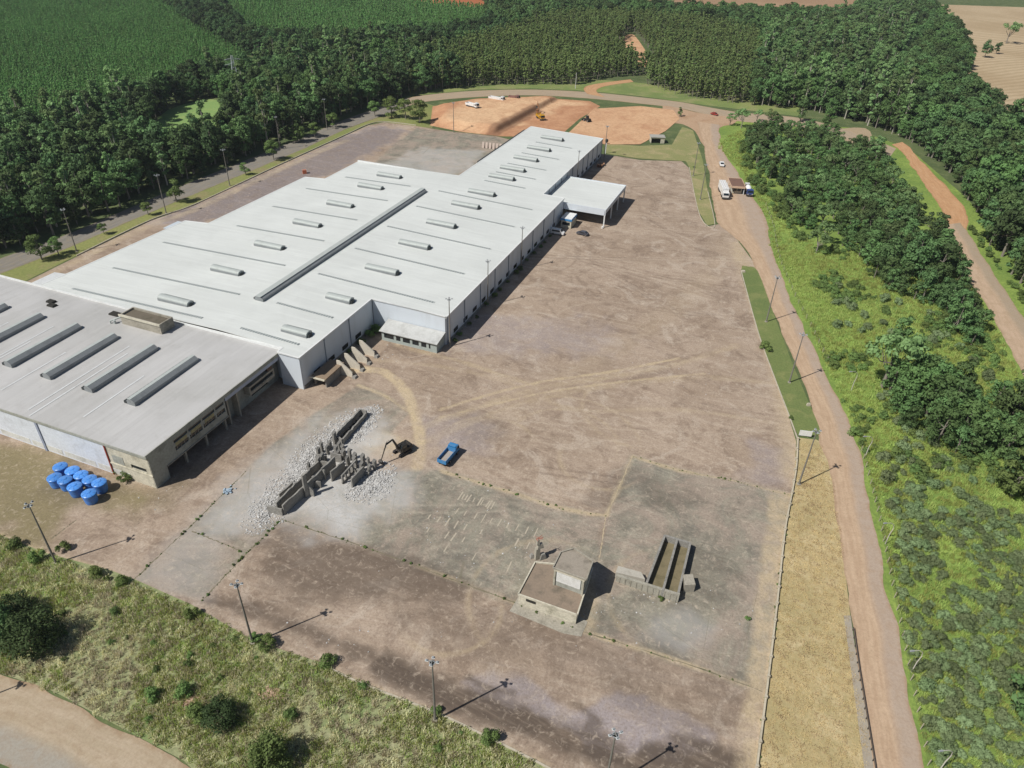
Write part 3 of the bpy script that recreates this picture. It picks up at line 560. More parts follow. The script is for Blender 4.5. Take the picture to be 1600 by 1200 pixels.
wallrun([(.9, 32.6), (22.4, 32.6)], "front_wall", WHITE, hall, _z)
rw2 = wallrun([(22.5, 32.75), (22.5, 129.0)], "side_wall", WHITE, hall, _z)
rw3 = wallrun([(14.4, 129.0), (14.4, 208.7)], "side_wall", WHITE, hall, _z)
wallrun([(22.3, 129.05), (14.6, 129.05)], "rear_wall", WHITE, hall, _z)
wallrun([(14.2, 208.8), (-19.8, 208.8), (-19.8, 131.2), (-19.8, 130.8), (-64.1, 130.8), (-64.1, 108.2), (-72.3, 107), (-73.3, 56), (-81.8, 55), (-83.3, 12), (-84.2, 2.4)], "rear_wall", WHITE, hall, _z)
# plinth with openings in the shade of the long side wall
for (x, y0, y1, par) in ((.88, .6, 32.2, rw), (22.66, 33.0, 128.6, rw2), (14.56, 131, 208.3, rw3)):
    b = MB(); b.box(x - .04, x + .06, y0, y1, 0.02, .9); b.obj("plinth", CONCD, par)
    y = y0 + 4
    while y < y1 - 5: MB().box(x - .03, x + .04, y, y + 2.6, 1.3, 2.5).obj("window", GLASS, par); y += 6.2
for (x, ys, par) in ((.95, (10, 21), rw), (22.75, np.arange(33.2, 129, 10.65), rw2), (14.65, np.arange(136, 209, 7.2), rw3)):
    for y in ys:
        b = MB(); b.box(x - .08, x + .1, y - .09, y + .09, .05, rz(x) - .3); b.box(x - .12, x + .16, y - .16, y + .16, rz(x) - .75, rz(x) - .3); b.obj("downpipe", PIPE, par)
eb = MB()
E_PTS = OUT + [OUT[0]]
for p, q_ in zip(E_PTS[:-1], E_PTS[1:]):
    v = [(p[0], p[1], rz(p[0]) + .02), (q_[0], q_[1], rz(q_[0]) + .02)]
    eb.wall(p, q_, rz(p[0]) - .32, rz(p[0]) + .06, .34, zq=rz(q_[0]) + .06)
eb.obj("eave_trim", TRIM, hall)
vg = MB(); vg.box(-20.9, -20.2, 150, 202, rz(-20) - .5, rz(-20) + .12); vg.obj("gutter", DARKM, hall)
# ridge monitor: a long raised cap with dark louvres down its left side
mo = MB(); mo.extrude_y([(-25.2, rz(-25) + .02), (-25.2, 10.45), (-24.6, 10.95), (-23.4, 10.95), (-22.6, 10.45), (-22.6, rz(-22) + .02)], 17.8, 109.5)
mon = mo.obj("ridge_monitor", MONR, hall, smooth=False)
lo = MB()
for y in np.arange(18.2, 109, 1.25): lo.box(-25.9, -25.25, y, y + 1.05, rz(-25.6) + .01, rz(-25.6) + .45)
lo.obj("louvre", DARKM, mon)
cp = MB(); cp.box(-24.8, -23.2, 17.7, 109.6, 10.96, 11.04); cp.obj("cap_sheet", VENT, mon)
def vent(V0, V1, U):
    zc = rz((V0 + V1) / 2); x0, x1 = V0 + .3, V1 - .3; z0 = zc - .1
    b = MB(); prof = [(U - 1.05, z0)] + [(U - 1.05 * math.cos(a), zc + .75 + .55 * math.sin(a)) for a in np.linspace(0, PI, 9)] + [(U + 1.05, z0)]
    b.extrude_x(prof, x0, x1); o = b.obj("roof_vent", VENT, hall, smooth=True)
    l = MB(); l.box(x0 + .1, x1 - .1, U + 1.06, U + 1.4, zc - .02, zc + .75); l.obj("louvre", DARKM, o)
    k = MB(); k.box(x0, x1, U - 1.2, U - 1.06, zc - .02, zc + .62); k.obj("near_band", MONR, o)  # grey band along the near lower edge
    e = MB(); e.box(x1 + .005, x1 + .5, U - .8, U + .8, zc - .08, zc + .7, 0, (.1, .2)); e.obj("vent_end_shade", DARKM, o)  # dark box at the right end imitating its shade
    return o
for U in (195, 178, 162.5, 148, 136.8, 118, 104.3, 85.5, 67.2, 47.8): vent(-10.2, .3, U)
for U in (28, 9): vent(-10.1, -2.2, U)
for U in (119.3, 105.8, 86, 67, 47.8, 28.9, 9.2): vent(-48.5, -38.3, U)
def slot(V0, V1, U):
    b = MB(); n = 4
    for k in range(n):
        a, c_ = V0 + (V1 - V0) * k / n, V0 + (V1 - V0) * (k + 1) / n
        z0, z1 = rz(a), rz(c_); y0, y1 = U - .38, U + .38
        b.add([(a, y0, z0 + .1), (c_, y0, z1 + .1), (c_, y1, z1 + .1), (a, y1, z0 + .1), (a, y0, z0 - .05), (c_, y0, z1 - .05), (c_, y1, z1 - .05), (a, y1, z0 - .05)], [(0, 1, 2, 3), (0, 4, 5, 1), (1, 5, 6, 2), (2, 6, 7, 3), (3, 7, 4, 0)])
    b.obj("skylight", SLOT, hall)
for U in (187.2, 170, 154.4, 142.5, 131.3): slot(-9.5, 6.9, U)
for U in (112.8, 95.9, 76.2, 57.1, 38): slot(-19.6, 16.6, U)
for U in (19.1, 4.8): slot(-19.2, -2.4, U)
for a, U in ((-58.5, 112.7), (-64.4, 96.2), (-64, 76.6), (-63.7, 57.8), (-75.3, 38.5), (-75, 18.9), (-74.4, 4.9)): slot(a, -31, U)
# lean-tos along the far left side of the hall
ln = empty("lean_to", (O2[0], O2[1], 0), -HEAD, "small pale lean-to roof halfway along the hall's left side", "lean-to")
b = MB(); b.prism([(-82, 45), (-73.8, 45), (-73.8, 55), (-82, 55)][::1], 0, lambda x, y: 7.0); 
ln2 = MB(); ln2.prism([(-88.5, 51.5), (-82.3, 51.5), (-82.3, 58), (-88.5, 58)], lambda x, y: 5.6 + .05 * (x + 88), lambda x, y: 5.8 + .05 * (x + 88)); ln2.obj("roof", worn("pale_blue_roof", "#c3ccd2", "#a4abb0", .3, .4, .5), ln)
b = MB(); b.box(-88.2, -82.3, 51.8, 57.7, 0, 5.55); b.obj("wall", WHITE, ln)
ln = empty("lean_to", (O2[0], O2[1], 0), -HEAD, "white lean-to roof at the hall's left front corner beside the grey workshop roof", "lean-to")
b = MB(); b.prism([(-90.5, 3), (-84.9, 3), (-84.9, 12.5), (-90.5, 12.5)], lambda x, y: 6.4 + .08 * (x + 90), lambda x, y: 6.6 + .08 * (x + 90)); b.obj("roof", STRIP, ln)
b = MB(); b.box(-90.2, -84.9, 3.3, 12.2, 0, 6.3); b.obj("wall", WHITE, ln)

# ------------------------------------------------------------------ old workshop with the grey roof (front left)
ws = empty("workshop", (O2[0], O2[1], 0), -HEAD, "older grey roofed workshop with long roof monitors and a derelict shaded side facade", "workshop")
def wz(y): return 8.25 + .45 * min(1, (y + 40.3) / 32) - .02 * max(0, y + 8)
b = MB()
for y0, y1 in ((-40.4, -8.3), (-8.3, 1.75)): b.prism([(-112, y0), (-5.3, y0), (-5.3, y1), (-112, y1)], lambda x, y: wz(y) - .3, lambda x, y: wz(y))
b.obj("roof", ROOFA, ws)
b = MB(); b.box(-112, -5.3, 1.78, 1.98, 8.0, 9.0); b.obj("parapet", TRIM, ws)
b = MB(); b.box(-112, -5.2, -40.6, -40.42, 7.75, 8.33); b.box(-5.28, -5.08, -40.6, 1.7, 7.85, 8.7); b.obj("eave_trim", GREYW, ws)
# front: white brick with pilasters, a cream bay at the corner
fwall = MB(); fwall.box(-112, -16.6, -40.2, -39.9, 0, 7.95); fwall = fwall.obj("front_wall", BRICK, ws)
b = MB()
for x in np.arange(-111, -17, 9.1): b.box(x, x + 8.4, -40.24, -40.2, .4, 1.7)
b.obj("plinth", worn("plinth_white", "#d2d2cc", "#8d8c80", .6, .4, .9), fwall)
for x in (-34.5, -53, -71.5, -90): MB().box(x - .3, x + .3, -40.4, -40.2, 0, 7.9).obj("pilaster", worn("blue_grey_steel", "#9aa2b4", "#70747e", .4, .5, .6), fwall)
pp = MB(); pp.tube([(-16.2, -40.35, .1), (-16.2, -40.35, 7.6)], .14, 8); pp.obj("red_pipe", RED, ws)
bay = MB(); bay.box(-16.5, -15.8, -40.2, -39.9, 0, 8); bay.box(-15.8, -10.5, -40.2, -39.9, 0, 8); bay.box(-10.5, -6.6, -40.2, -39.9, 0, 3.6); bay.box(-10.5, -6.6, -40.2, -39.9, 4.6, 8); bay.box(-6.6, -5.25, -40.2, -39.9, 0, 8)
bay.box(-16.5, -5.25, -40.36, -40.2, 3.0, 3.3); bay = bay.obj("corner_bay", CREAM, ws)
MB().box(-10.5, -6.6, -40.0, -39.95, 3.6, 4.6).obj("window", GLASS, bay)
MB().box(-15.0, -12.2, -40.26, -40.2, 3.6, 5.6).obj("blocked_window", GREYW, bay)
# shaded side facade: pier, upper storey on columns over an open bay, recessed half behind a fascia
sd_ = MB(); X0, X1 = -5.5, -5.2
sd_.box(X0, X1, -40.2, -36.6, 0, 8)                                  # corner pier
sd_.box(X0, X1, -36.6, -18.6, 3.2, 4.7)                              # spandrel
sd_.box(X0, X1, -36.6, -33.6, 4.7, 8); sd_.box(X0, X1, -33.6, -18.6, 5.7, 6.6); sd_.box(X0, X1, -33.6, -18.6, 7.3, 8)
for y in (-29.6, -25.6, -21.6, -18.7): sd_.box(X0, X1, y - .25, y + .1, 4.7, 5.7); sd_.box(X0, X1, y - .25, y + .1, 6.6, 7.3)
side = sd_.obj("side_facade", GREYW, ws)
bd_ = MB()
for a, c_ in ((-33.3, -30.2), (-29, -26.2), (-25, -22.2)): bd_.box(-5.2, -5.14, a, c_, 5.75, 6.55)
bd_.obj("painted_panel", worn("ochre_render", "#a39a74", "#77745c", .5, .6, .9), side)
wn = MB(); wn.box(X0 + .05, X0 + .1, -33.6, -18.6, 4.7, 7.3); wn = wn.obj("window_band", GLASS, side)

for y in np.arange(-33, -19, 1.0): MB().box(X0 + .1, X0 + .2, y - .04, y + .04, 4.7, 5.7).obj("mullion", CONC, wn)
for y in (-31.5, -25.5, -19.5): MB().box(-5.75, -5.3, y - .22, y + .22, 0, 3.2).obj("column", CONC, side)
sl_ = MB(); sl_.box(-13.0, -5.0, -36.6, -18.4, 3.02, 3.2); sl_.obj("floor_slab", CONC, side)
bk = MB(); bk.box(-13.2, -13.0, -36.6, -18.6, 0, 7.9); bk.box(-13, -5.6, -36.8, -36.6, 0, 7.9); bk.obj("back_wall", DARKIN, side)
f2 = MB(); f2.box(-5.45, -5.2, -18.3, 1.7, 6.9, 8.0); f2.obj("fascia", worn("blue_grey_fascia", "#aeb6c6", "#868b96", .35, .4, .7), side)
rc = MB(); RX0, RX1 = -7.6, -7.3
rc.box(RX0, RX1, -18.6, -9, 0, 8); rc.box(RX0, RX1, -9, 1.7, 0, 1.2); rc.box(RX0, RX1, -9, 1.7, 2.6, 8); rc.box(RX0, RX1, -9, -8.4, 1.2, 2.6); rc.box(RX0, RX1, -2.5, 1.7, 1.2, 2.6)
rc = rc.obj("recessed_wall", GREYW, ws)
MB().box(RX0 + .04, RX0 + .1, -8.4, -2.5, 1.2, 2.6).obj("window", GLASS, rc)
for y in (-17.6, -14.4): MB().box(-7.28, -5.6, y - .2, y + .2, 0, 6.9).obj("column", CONC, rc)
bx = MB(); bx.box(-7.25, -5.6, -10.5, -1.6, 3.2, 4.0); bx.box(-7.25, -5.6, -10.5, -1.6, 5.0, 5.5); bx.box(-7.25, -5.6, -10.5, -10.1, 4, 5); bx.box(-7.25, -5.6, -2.0, -1.6, 4, 5); bx = bx.obj("bay_window", CONC, rc)
MB().box(-7.0, -5.9, -10.1, -2.0, 4.0, 5.0).obj("pane", GLASS, bx)
MB().box(-7.25, -5.7, -3.6, -2.0, 5.6, 6.8).obj("tank_box", worn("rusty_steel", "#6e5a4c", "#463b33", .6, .8, .9), rc)
# roof monitors
for V in (-20.4, -32.2, -44.2, -55.8, -68.0, -80.2, -92.4):
    z = 8.4; y0, y1 = -28.9, -10.0
    b = MB(); b.extrude_y([(V - .9, z), (V - .9, z + 1.0), (V - .35, z + 1.5), (V + .5, z + 1.5), (V + 1.25, z + .95), (V + 1.25, z)], y0, y1); o = b.obj("roof_monitor", MONR, ws)
    l = MB()
    for y in np.arange(y0 + .1, y1 - .4, 1.05): l.box(V - 1.9, V - .92, y, y + .85, z - .02, z + .6)
    l.obj("louvre", DARKM, o)
    MB().box(V - .5, V + .35, y0 - .05, y1 + .05, z + 1.51, z + 1.6).obj("cap_sheet", VENT, o)
for V, a, c_ in ((-26, -35.8, -19.5), (-38.2, -38.5, -11.5), (-36.2, -39.9, -14), (-49.3, -35.8, -19.4), (-60.6, -27.7, -19.2), (-61.6, -39, -12), (-73, -36, -15)):
    n = 6; b = MB()
    for k in range(n):
        y0, y1 = a + (c_ - a) * k / n, a + (c_ - a) * (k + 1) / n
        b.add([(V - .2, y0, wz(y0) + .05), (V + .2, y0, wz(y0) + .05), (V + .2, y1, wz(y1) + .05), (V - .2, y1, wz(y1) + .05)], [(0, 1, 2, 3)])
    b.obj("skylight_strip", STRIP, ws)
# rooftop plant room and a near-black box imitating the shaded hole beside it
pr = MB()
for a in ((-47.8, -47.5, -4.2, .1), (-35.7, -35.4, -4.2, .1), (-47.5, -35.7, -4.2, -3.9), (-47.5, -35.7, -.2, .1)): pr.box(a[0], a[1], a[2], a[3], 8.3, 11.3)
pr = pr.obj("plant_room", CONC, ws)
MB().box(-47.4, -35.8, -3.8, -.3, 10.6, 10.85).obj("sunken_roof", worn("mossy_roof", "#6d6558", "#4b4a3a", .6, .5, .95), pr)
MB().box(-48.0, -35.2, -4.5, -4.22, 10.9, 11.4).obj("coping", CREAM, pr)
hp = MB(); hp.box(-54.5, -48.4, -2.2, -.4, 8.4, 8.95, 0, (.1, .1)); hp.obj("dark_roof_box", DARKIN, ws)
pb = MB(); pb.tube([(-50.5, -5.2, 8.4), (-50.5, -5.2, 9.3), (-48.6, -3.5, 10.0)], .22, 8); pb.tube([(-49.4, -4.9, 8.4), (-49.4, -4.9, 9.6)], .3, 8); pb.obj("roof_duct", VENT, ws)
for V, U in ((-72.5, -3.2), (-70.6, -4.6)): MB().box(V - 1.3, V + 1.3, U - .8, U + .8, 8.4, 9.1, 0, (.3, .2)).obj("dark_roof_box", DARKIN, ws)

# ------------------------------------------------------------------ loading canopy, office annex, blue trimmed kiosk
cn = empty("loading_canopy", (O2[0], O2[1], 0), -HEAD, "white flat loading canopy projecting from the hall over the yard", "canopy")
MB().box(14.9, 38.3, 129.5, 157.9, 6.25, 6.45).obj("roof", ROOF, cn)
b = MB(); b.box(14.9, 38.5, 129.2, 129.5, 4.5, 6.75); b.box(14.9, 38.5, 157.9, 158.2, 5.3, 6.75); b.box(38.3, 38.5, 129.5, 157.9, 5.2, 6.7); b.obj("fascia", WHITE, cn)
for V, U in ((38.2, 129.4), (38.2, 139), (38.2, 148.5), (38.2, 157.9), (22.9, 157.9)): MB().box(V - .2, V + .2, U - .2, U + .2, 0, 6.2).obj("post", TRIM, cn)
ddk = MB(); ddk.box(14.9, 21, 131, 156, 0, 1.1); ddk.obj("loading_dock", CONCD, cn)
b = MB()
for U in np.arange(134, 156, 5.6): b.box(14.72, 14.88, U, U + 3.6, 1.1, 5)
b.obj("dock_door", GLASS, cn)
an = empty("office_annex", (O2[0], O2[1], 0), -HEAD, "low office annex with a pent roof and dark windows in the notch of the hall", "annex")
b = MB(); b.extrude_x([(27.2, 2.9), (32.3, 3.9), (32.3, 4.05), (27.2, 3.05)], 5.6, 22.6); b.obj("roof", worn("annex_roof", "#bfc0bd", "#8f8e88", .5, .4, .8), an)
aw = MB(); aw.box(6, 22.2, 27.8, 28, 0, .9); aw.box(6, 22.2, 27.8, 28, 2.3, 2.9)
for x in (6, 9.6, 11.6, 14.4, 17.0, 19.2): aw.box(x, x + .7, 27.8, 28, .9, 2.3)
aw.box(20.4, 22.2, 27.8, 28, .9, 2.3)
aw.extrude_x([(28, 0), (32.2, 0), (32.2, 3.8), (28, 2.95)], 22.0, 22.2); aw.extrude_x([(28, 0), (32.2, 0), (32.2, 3.8), (28, 2.95)], 6, 6.2)
aw = aw.obj("wall", worn("grey_green_wall", "#a7b0ab", "#7c837d", .4, .4, .8), an)
MB().box(6.3, 20.4, 27.88, 27.94, .9, 2.3).obj("window", GLASS, an)
ks = empty("yard_kiosk", (O2[0], O2[1], 0), -HEAD, "small white kiosk with a blue roof band beside the loading canopy", "kiosk")
MB().box(24.0, 28.0, 122.8, 129.0, 3.45, 3.6).obj("roof", TRIM, ks)
MB().box(23.9, 28.1, 122.7, 129.1, 2.75, 3.44).obj("roof_band", BLUEP, ks)
MB().box(24.1, 27.9, 122.9, 128.9, 0, 2.74).obj("wall", CREAM, ks)
MB().box(24.6, 27.4, 122.84, 122.89, 1.1, 2.2).obj("window", GLASS, ks)
# four upright concrete fins and the flat roofed shed at the hall's foot
for i, U in enumerate((9.4, 12.9, 16.2, 19.8)):
    pe = MB(); pe.extrude_y([(4.3, 0), (8.5, 0), (8.5, 1.4), (7.9, 1.9), (5.2, 3.9), (4.3, 3.9)], U - .14, U + .14)
    o = pe.obj("concrete_fin", worn("pale_concrete", "#d0c8b8", "#9b9382", .4, .6, .9), None, (O2[0], O2[1], 0)); o.rotation_euler = (0, 0, -HEAD)
    tag(o, ["pale concrete fin wall next to the flat roofed shed", "second pale concrete fin wall from the flat roofed shed", "third pale concrete fin wall from the flat roofed shed", "pale concrete fin wall farthest from the flat roofed shed"][i], "wall", "concrete fins beside the hall")
    bs = MB(); bs.box(8.52, 9.6, U - .6, U + .7, 0, .55, 0, (.15, .15)); bs.obj("broken_base", CONCD, o)
sh = empty("concrete_shed", (O2[0], O2[1], 0), -HEAD, "low flat roofed concrete shed with open front at the corner of the hall", "shed")
MB().box(1.6, 5.6, 2.6, 10.6, 2.5, 2.8).obj("roof", worn("brown_slab", "#8f7d69", "#6b5d4c", .5, .5, .95), sh)
b = MB(); b.box(2, 2.3, 3, 10.3, 0, 2.5); b.box(5.0, 5.3, 3, 10.3, 0, 2.5); b.box(2.3, 5, 10, 10.3, 0, 2.5); b.obj("wall", CONCD, sh)
MB().box(1.3, 5.4, 2.2, 2.58, 2.3, 2.6).obj("lintel", CREAM, sh)

# ------------------------------------------------------------------ ruined pump house in the front yard
ph = empty("pump_house", (0, 0, 0), 0, "two level concrete pump house with flat roofs and a white panel", "building")
def gz(p, z): return g(p[0], p[1], z)
low = [gz(p, 2.7) for p in ((809.7, 927.5), (836, 877.6), (926, 886), (902, 960))]
lr = MB(); 
def shrink(poly, k):
    cx = sum(p[0] for p in poly) / len(poly); cy = sum(p[1] for p in poly) / len(poly)
    return [(cx + (p[0] - cx) * k, cy + (p[1] - cy) * k) for p in poly]
b = MB(); b.prism(shrink(low, .985), 0, 2.3); b.obj("lower_block", CREAM, ph)
lr = MB(); lr.prism(shrink(low, .97), 2.3, 2.42); lr.obj("lower_roof", worn("dirty_flat_roof", "#8d7e6e", "#57544a", .85, .35, .95), ph)
b = MB()
for i in range(4):
    p, q_ = low[i], low[(i + 1) % 4]
    b.wall(p, q_, 2.3, 2.7, .22)
b.obj("parapet", CREAM, ph)
up = [gz(p, 6.6) for p in ((864, 887), (876, 863), (897, 857), (926.6, 876.5), (916, 906))]
b = MB(); b.prism(shrink(up, .93), 2.43, 6.3); ub = b.obj("upper_block", GREYW, ph)
MB().prism(up, 6.3, 6.5).obj("upper_roof", worn("upper_slab", "#9a9184", "#6a6358", .8, .4, .95), ph)
b = MB()
for i in range(5): b.wall(up[i], up[(i + 1) % 5], 6.5, 6.75, .2)
b.obj("upper_parapet", CONC, ph)
p0, p1 = np.array(shrink(up, .93)[4]), np.array(shrink(up, .93)[0]); d_ = (p1 - p0); nrm = np.array([d_[1], -d_[0]]); nrm /= np.linalg.norm(nrm)
if nrm[1] > 0: nrm = -nrm
pa, pb_ = p0 + d_ * .12 + nrm * .08, p0 + d_ * .9 + nrm * .08
MB().wall(pa, pb_, 3.6, 6.0, .1).obj("white_panel", worn("white_board", "#dcdcd8", "#a9a698", .4, .6, .7), ub)
fb = MB(); fb.wall(p0 + nrm * .14, p1 + nrm * .14, 6.0, 6.3, .16)
for k in (.04, .96): c_ = p0 + d_ * k + nrm * .14; fb.box(c_[0] - .12, c_[0] + .12, c_[1] - .12, c_[1] + .12, 2.44, 6.0)
fb.obj("panel_frame", CREAM, ub)
b = MB(); a0 = np.array(low[3]); a1 = np.array(low[0]); dd = a1 - a0; n2 = np.array([dd[1], -dd[0]]); n2 /= np.linalg.norm(n2); n2 = n2 if n2[1] < 0 else -n2
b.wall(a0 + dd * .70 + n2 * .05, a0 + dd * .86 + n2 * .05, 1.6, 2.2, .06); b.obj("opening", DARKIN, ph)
apr = [g(*p) for p in ((796, 955), (812, 930), (905, 962), (918, 972), (908, 995), (880, 990))]
tag(MB().prism(apr, 0, .07).obj("concrete_apron", CONC), "cracked concrete apron in front of the pump house", "slab", kind='structure')
# broken concrete stump beside it
st_ = empty("broken_tower", g(839, 872) + (0,), .4, "broken concrete pillar stump with bent bars behind the pump house", "ruin")
b = MB(); b.box(-.5, .5, -.45, .45, 0, 2.6, 0, (.12, .1)); b.box(-.15, 1.1, -.35, .35, 2.6, 3.6, 0, (.2, .1)); b.box(-.3, .3, -.3, .3, 3.6, 4.8, 0, (.12, .12)); b.obj("pillar", CONC, st_)
b = MB()
for k in range(6): b.tube([(rnd.uniform(-.3, .3), rnd.uniform(-.3, .3), 4.6), (rnd.uniform(-.6, .6), rnd.uniform(-.5, .5), 5.3), (rnd.uniform(-1, 1), rnd.uniform(-.8, .8), 5.2)], .035, 5)
b.obj("rebar", RED, st_)
b = MB(); b.box(.3, 1.6, -.8, .2, 0, 1.2, 0, (.3, .2)); b.box(-1.2, -.4, .1, 1.0, 0, .8, 0, (.2, .2)); b.obj("rubble_block", CONCD, st_)

# ------------------------------------------------------------------ three long open troughs
tr = empty("settling_tank", (0, 0, 0), 0, "open concrete settling tank of two long weedy troughs", "tank")
zt = 1.9
L0, L1 = gz((1010.6, 910), zt), gz((1039, 836), zt); M0, M1 = gz((1036, 922), zt), gz((1058, 843), zt); R0, R1 = gz((1060, 926), zt), gz((1078.6, 848), zt)
for p, q_ in ((L0, L1), (M0, M1), (R0, R1)): MB().wall(p, q_, 0, zt, .4).obj("trough_wall", CONCD, tr)
b = MB(); b.wall(L1, R1, 0, zt - .02, .4); b.obj("end_wall", CONCD, tr)
fl = MB(); fl.prism([L0, L1, R1, R0], .02, .5); fl.obj("trough_floor", worn("weedy_sludge", "#7d735a", "#56523a", .7, .5, .95), tr)
F0, F1 = gz((964, 898), 1.5), gz((1062, 929), 1.9)
fw_ = MB(); fw_.wall(F0, F1, 0, 1.5, .5, zq=1.95); fwo = fw_.obj("front_wall", worn("streaked_concrete", "#aaa698", "#77746a", .6, .9, .9, vary=.3), tr)
rb_ = MB(); d_ = np.array(F1) - np.array(F0)
for k in np.linspace(.05, .95, 11):
    c_ = np.array(F0) + d_ * k; rb_.wall(c_ - d_ * .004 + np.array([-.02, -.3]), c_ + d_ * .004 + np.array([-.02, -.3]), 0, 1.4 + .4 * k, .12)
rb_.obj("buttress", CONC, fwo)
rp = MB(); rp.prism([gz((962, 894), 1.4), gz((1008, 905), 1.4), gz((1002, 894), 1.4), gz((966, 884), 1.4)], .05, 1.4); rp.obj("side_platform", worn("pale_platform", "#b5b0a4", "#8a867a", .5, .8, .9), tr)
c_ = g(1074, 917); b = MB(); b.prism([(c_[0] - 1, c_[1] - 1.3), (c_[0] + .9, c_[1] - 1.1), (c_[0] + .8, c_[1] + 1.2), (c_[0] - .9, c_[1] + 1.0)], 0, 2.0); b.obj("valve_box", CONC, tr)

# ------------------------------------------------------------------ demolished block: what still stands (frame V,U of the factory)
def fw2(p): return p
rn = empty("demolished_block", (O2[0], O2[1], 0), -HEAD, "half demolished grey concrete block of roofless walls and column stubs", "ruin")
def rwall(a, c_, z, t=.3, z2=None, par=rn, name="broken_wall", mat=CONCD):
    # a wall with a bitten top edge
    L = math.hypot(c_[0] - a[0], c_[1] - a[1]); n = max(2, int(L / .8)); b = MB(); z = z * 1.3; z2 = None if z2 is None else z2 * 1.3; P = [(a[0] + (c_[0] - a[0]) * k / n, a[1] + (c_[1] - a[1]) * k / n) for k in range(n + 1)]
    z2 = z if z2 is None else z2; hs = [z + (z2 - z) * k / n + rnd.uniform(-.12, .08) * (1 if rnd.random() < .7 else 2.5) for k in range(n + 1)]
    for k in range(n): b.wall(P[k], P[k + 1], -.05, hs[k], t, zq=hs[k + 1])
    return b.obj(name, mat, par)
rwall((21.9, -36.3), (22.8, -24.8), 1.95); rwall((20.2, -36.0), (20.5, -25.5), 1.8); rwall((18.6, -36.8), (21.8, -36.5), 1.3); rwall((18.9, -33.5), (19.2, -29.6), 1.5)
rwall((22.7, -30.6), (23.0, -29.9), 4.4, .55, name="standing_pillar"); rwall((23.0, -29.9), (24.2, -29.7), 2.6, .3, 1.2); rwall((22.9, -27.5), (24.0, -27.0), 1.2)
for a, c_, z in (((22.8, -24.7), (23.1, -20.5), 2.1), ((24.9, -24.7), (25.4, -20.6), 2.0), ((29.7, -24.7), (29.9, -20.5), 2.0), ((22.8, -24.7), (23.5, -24.7), 2.0)): rwall(a, c_, z)
sc = MB()
for k in range(5): y = -24.5 + k * 1.25; sc.box(27.15, 27.45, y, y + .42, 0, 2.0)
sc.box(27.15, 27.45, -24.5, -19.1, 2.0, 2.3); sc.box(27.15, 27.45, -24.5, -19.1, 0, .5); sc.obj("pierced_wall", CONCD, rn)
rwall((25.3, -20.4), (31.0, -20.3), .8, .3); rwall((20.3, -22.0), (22.6, -21.7), 1.5); rwall((21.2, -19.2), (23.6, -18.9), 1.7); rwall((18.4, -20.3), (20.6, -19.9), 1.2); rwall((20.1, -25.2), (20.4, -22.4), 1.6)
for V, U, z in ((18.0, -17.7, 2.3), (19.4, -17.7, 1.9), (18.9, -14.2, 2.6), (20.1, -22.1, 2.3), (20.3, -20.9, 2.3), (23.3, -17.6, 2.0), (24.6, -17.4, 2.3), (26.2, -17.9, 2.1), (28.1, -17.9, 2.4), (29.5, -18.0, 2.2), (30.9, -17.8, 1.9), (21.3, -17.4, 2.1), (22.2, -16.2, 1.7), (18.8, -16.0, 1.6), (25.2, -19.0, 1.9), (26.8, -18.9, 2.1), (28.8, -19.4, 1.8), (19.2, -24.1, 2.0), (18.2, -19.2, 1.9), (20.8, -15.2, 1.5), (30.4, -19.2, 1.6), (22.4, -18.2, 1.8)):
    z *= 1.25; b = MB(); lx = rnd.uniform(-.12, .12); ly = rnd.uniform(-.12, .12); w_ = rnd.uniform(.2, .3); h2 = rnd.uniform(.3, .55)
    b.add([(V - w_, U - h2, -.05), (V + w_, U - h2, -.05), (V + w_, U + h2, -.05), (V - w_, U + h2, -.05), (V - w_ + lx, U - h2 + ly, z), (V + w_ + lx, U - h2 + ly, z - .25), (V + w_ * .8 + lx, U + h2 + ly, z - .1), (V - w_ + lx, U + h2 * .8 + ly, z + .15)], [(0, 3, 2, 1), (4, 5, 6, 7), (0, 1, 5, 4), (1, 2, 6, 5), (2, 3, 7, 6), (3, 0, 4, 7)])
    b.obj("column_stub", CONCD, rn)
# the open channel behind, its floor coloured near black for the pit's shade
rwall((18.5, -13.2), (18.3, -2.9), 1.5, .35, 1.2); rwall((20.5, -13.9), (20.0, -3.3), 1.2, .35, 1.0); rwall((18.3, -2.8), (20.0, -3.0), 1.2); rwall((18.6, -13.3), (20.6, -14.0), 1.3)
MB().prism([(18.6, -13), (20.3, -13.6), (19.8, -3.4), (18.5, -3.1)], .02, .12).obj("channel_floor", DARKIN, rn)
# rubble: uncounted broken lumps
def lump(b, x, y, z, s):
    v = [];
    for sx, sy, sz in ((-1, -1, -1), (1, -1, -1), (1, 1, -1), (-1, 1, -1), (-1, -1, 1), (1, -1, 1), (1, 1, 1), (-1, 1, 1)):
        v.append(Vector((sx * rnd.uniform(.5, 1.1), sy * rnd.uniform(.4, 1.0), sz * rnd.uniform(.25, .7))) * s)
    R = Matrix.Rotation(rnd.uniform(0, 6.3), 3, 'Z') @ Matrix.Rotation(rnd.uniform(-.6, .6), 3, 'X')
    b.add([tuple(R @ p + Vector((x, y, z))) for p in v], [(0, 3, 2, 1), (4, 5, 6, 7), (0, 1, 5, 4), (1, 2, 6, 5), (2, 3, 7, 6), (3, 0, 4, 7)])
RUB = NM("rubble", .95, 0, .1); RUB.col(RUB.mix(RUB.ramp(RUB.noise(.8, 4), .3, .7), hexc("#c6c5c2"), hexc("#a9a7a3"))); RUB = RUB.m
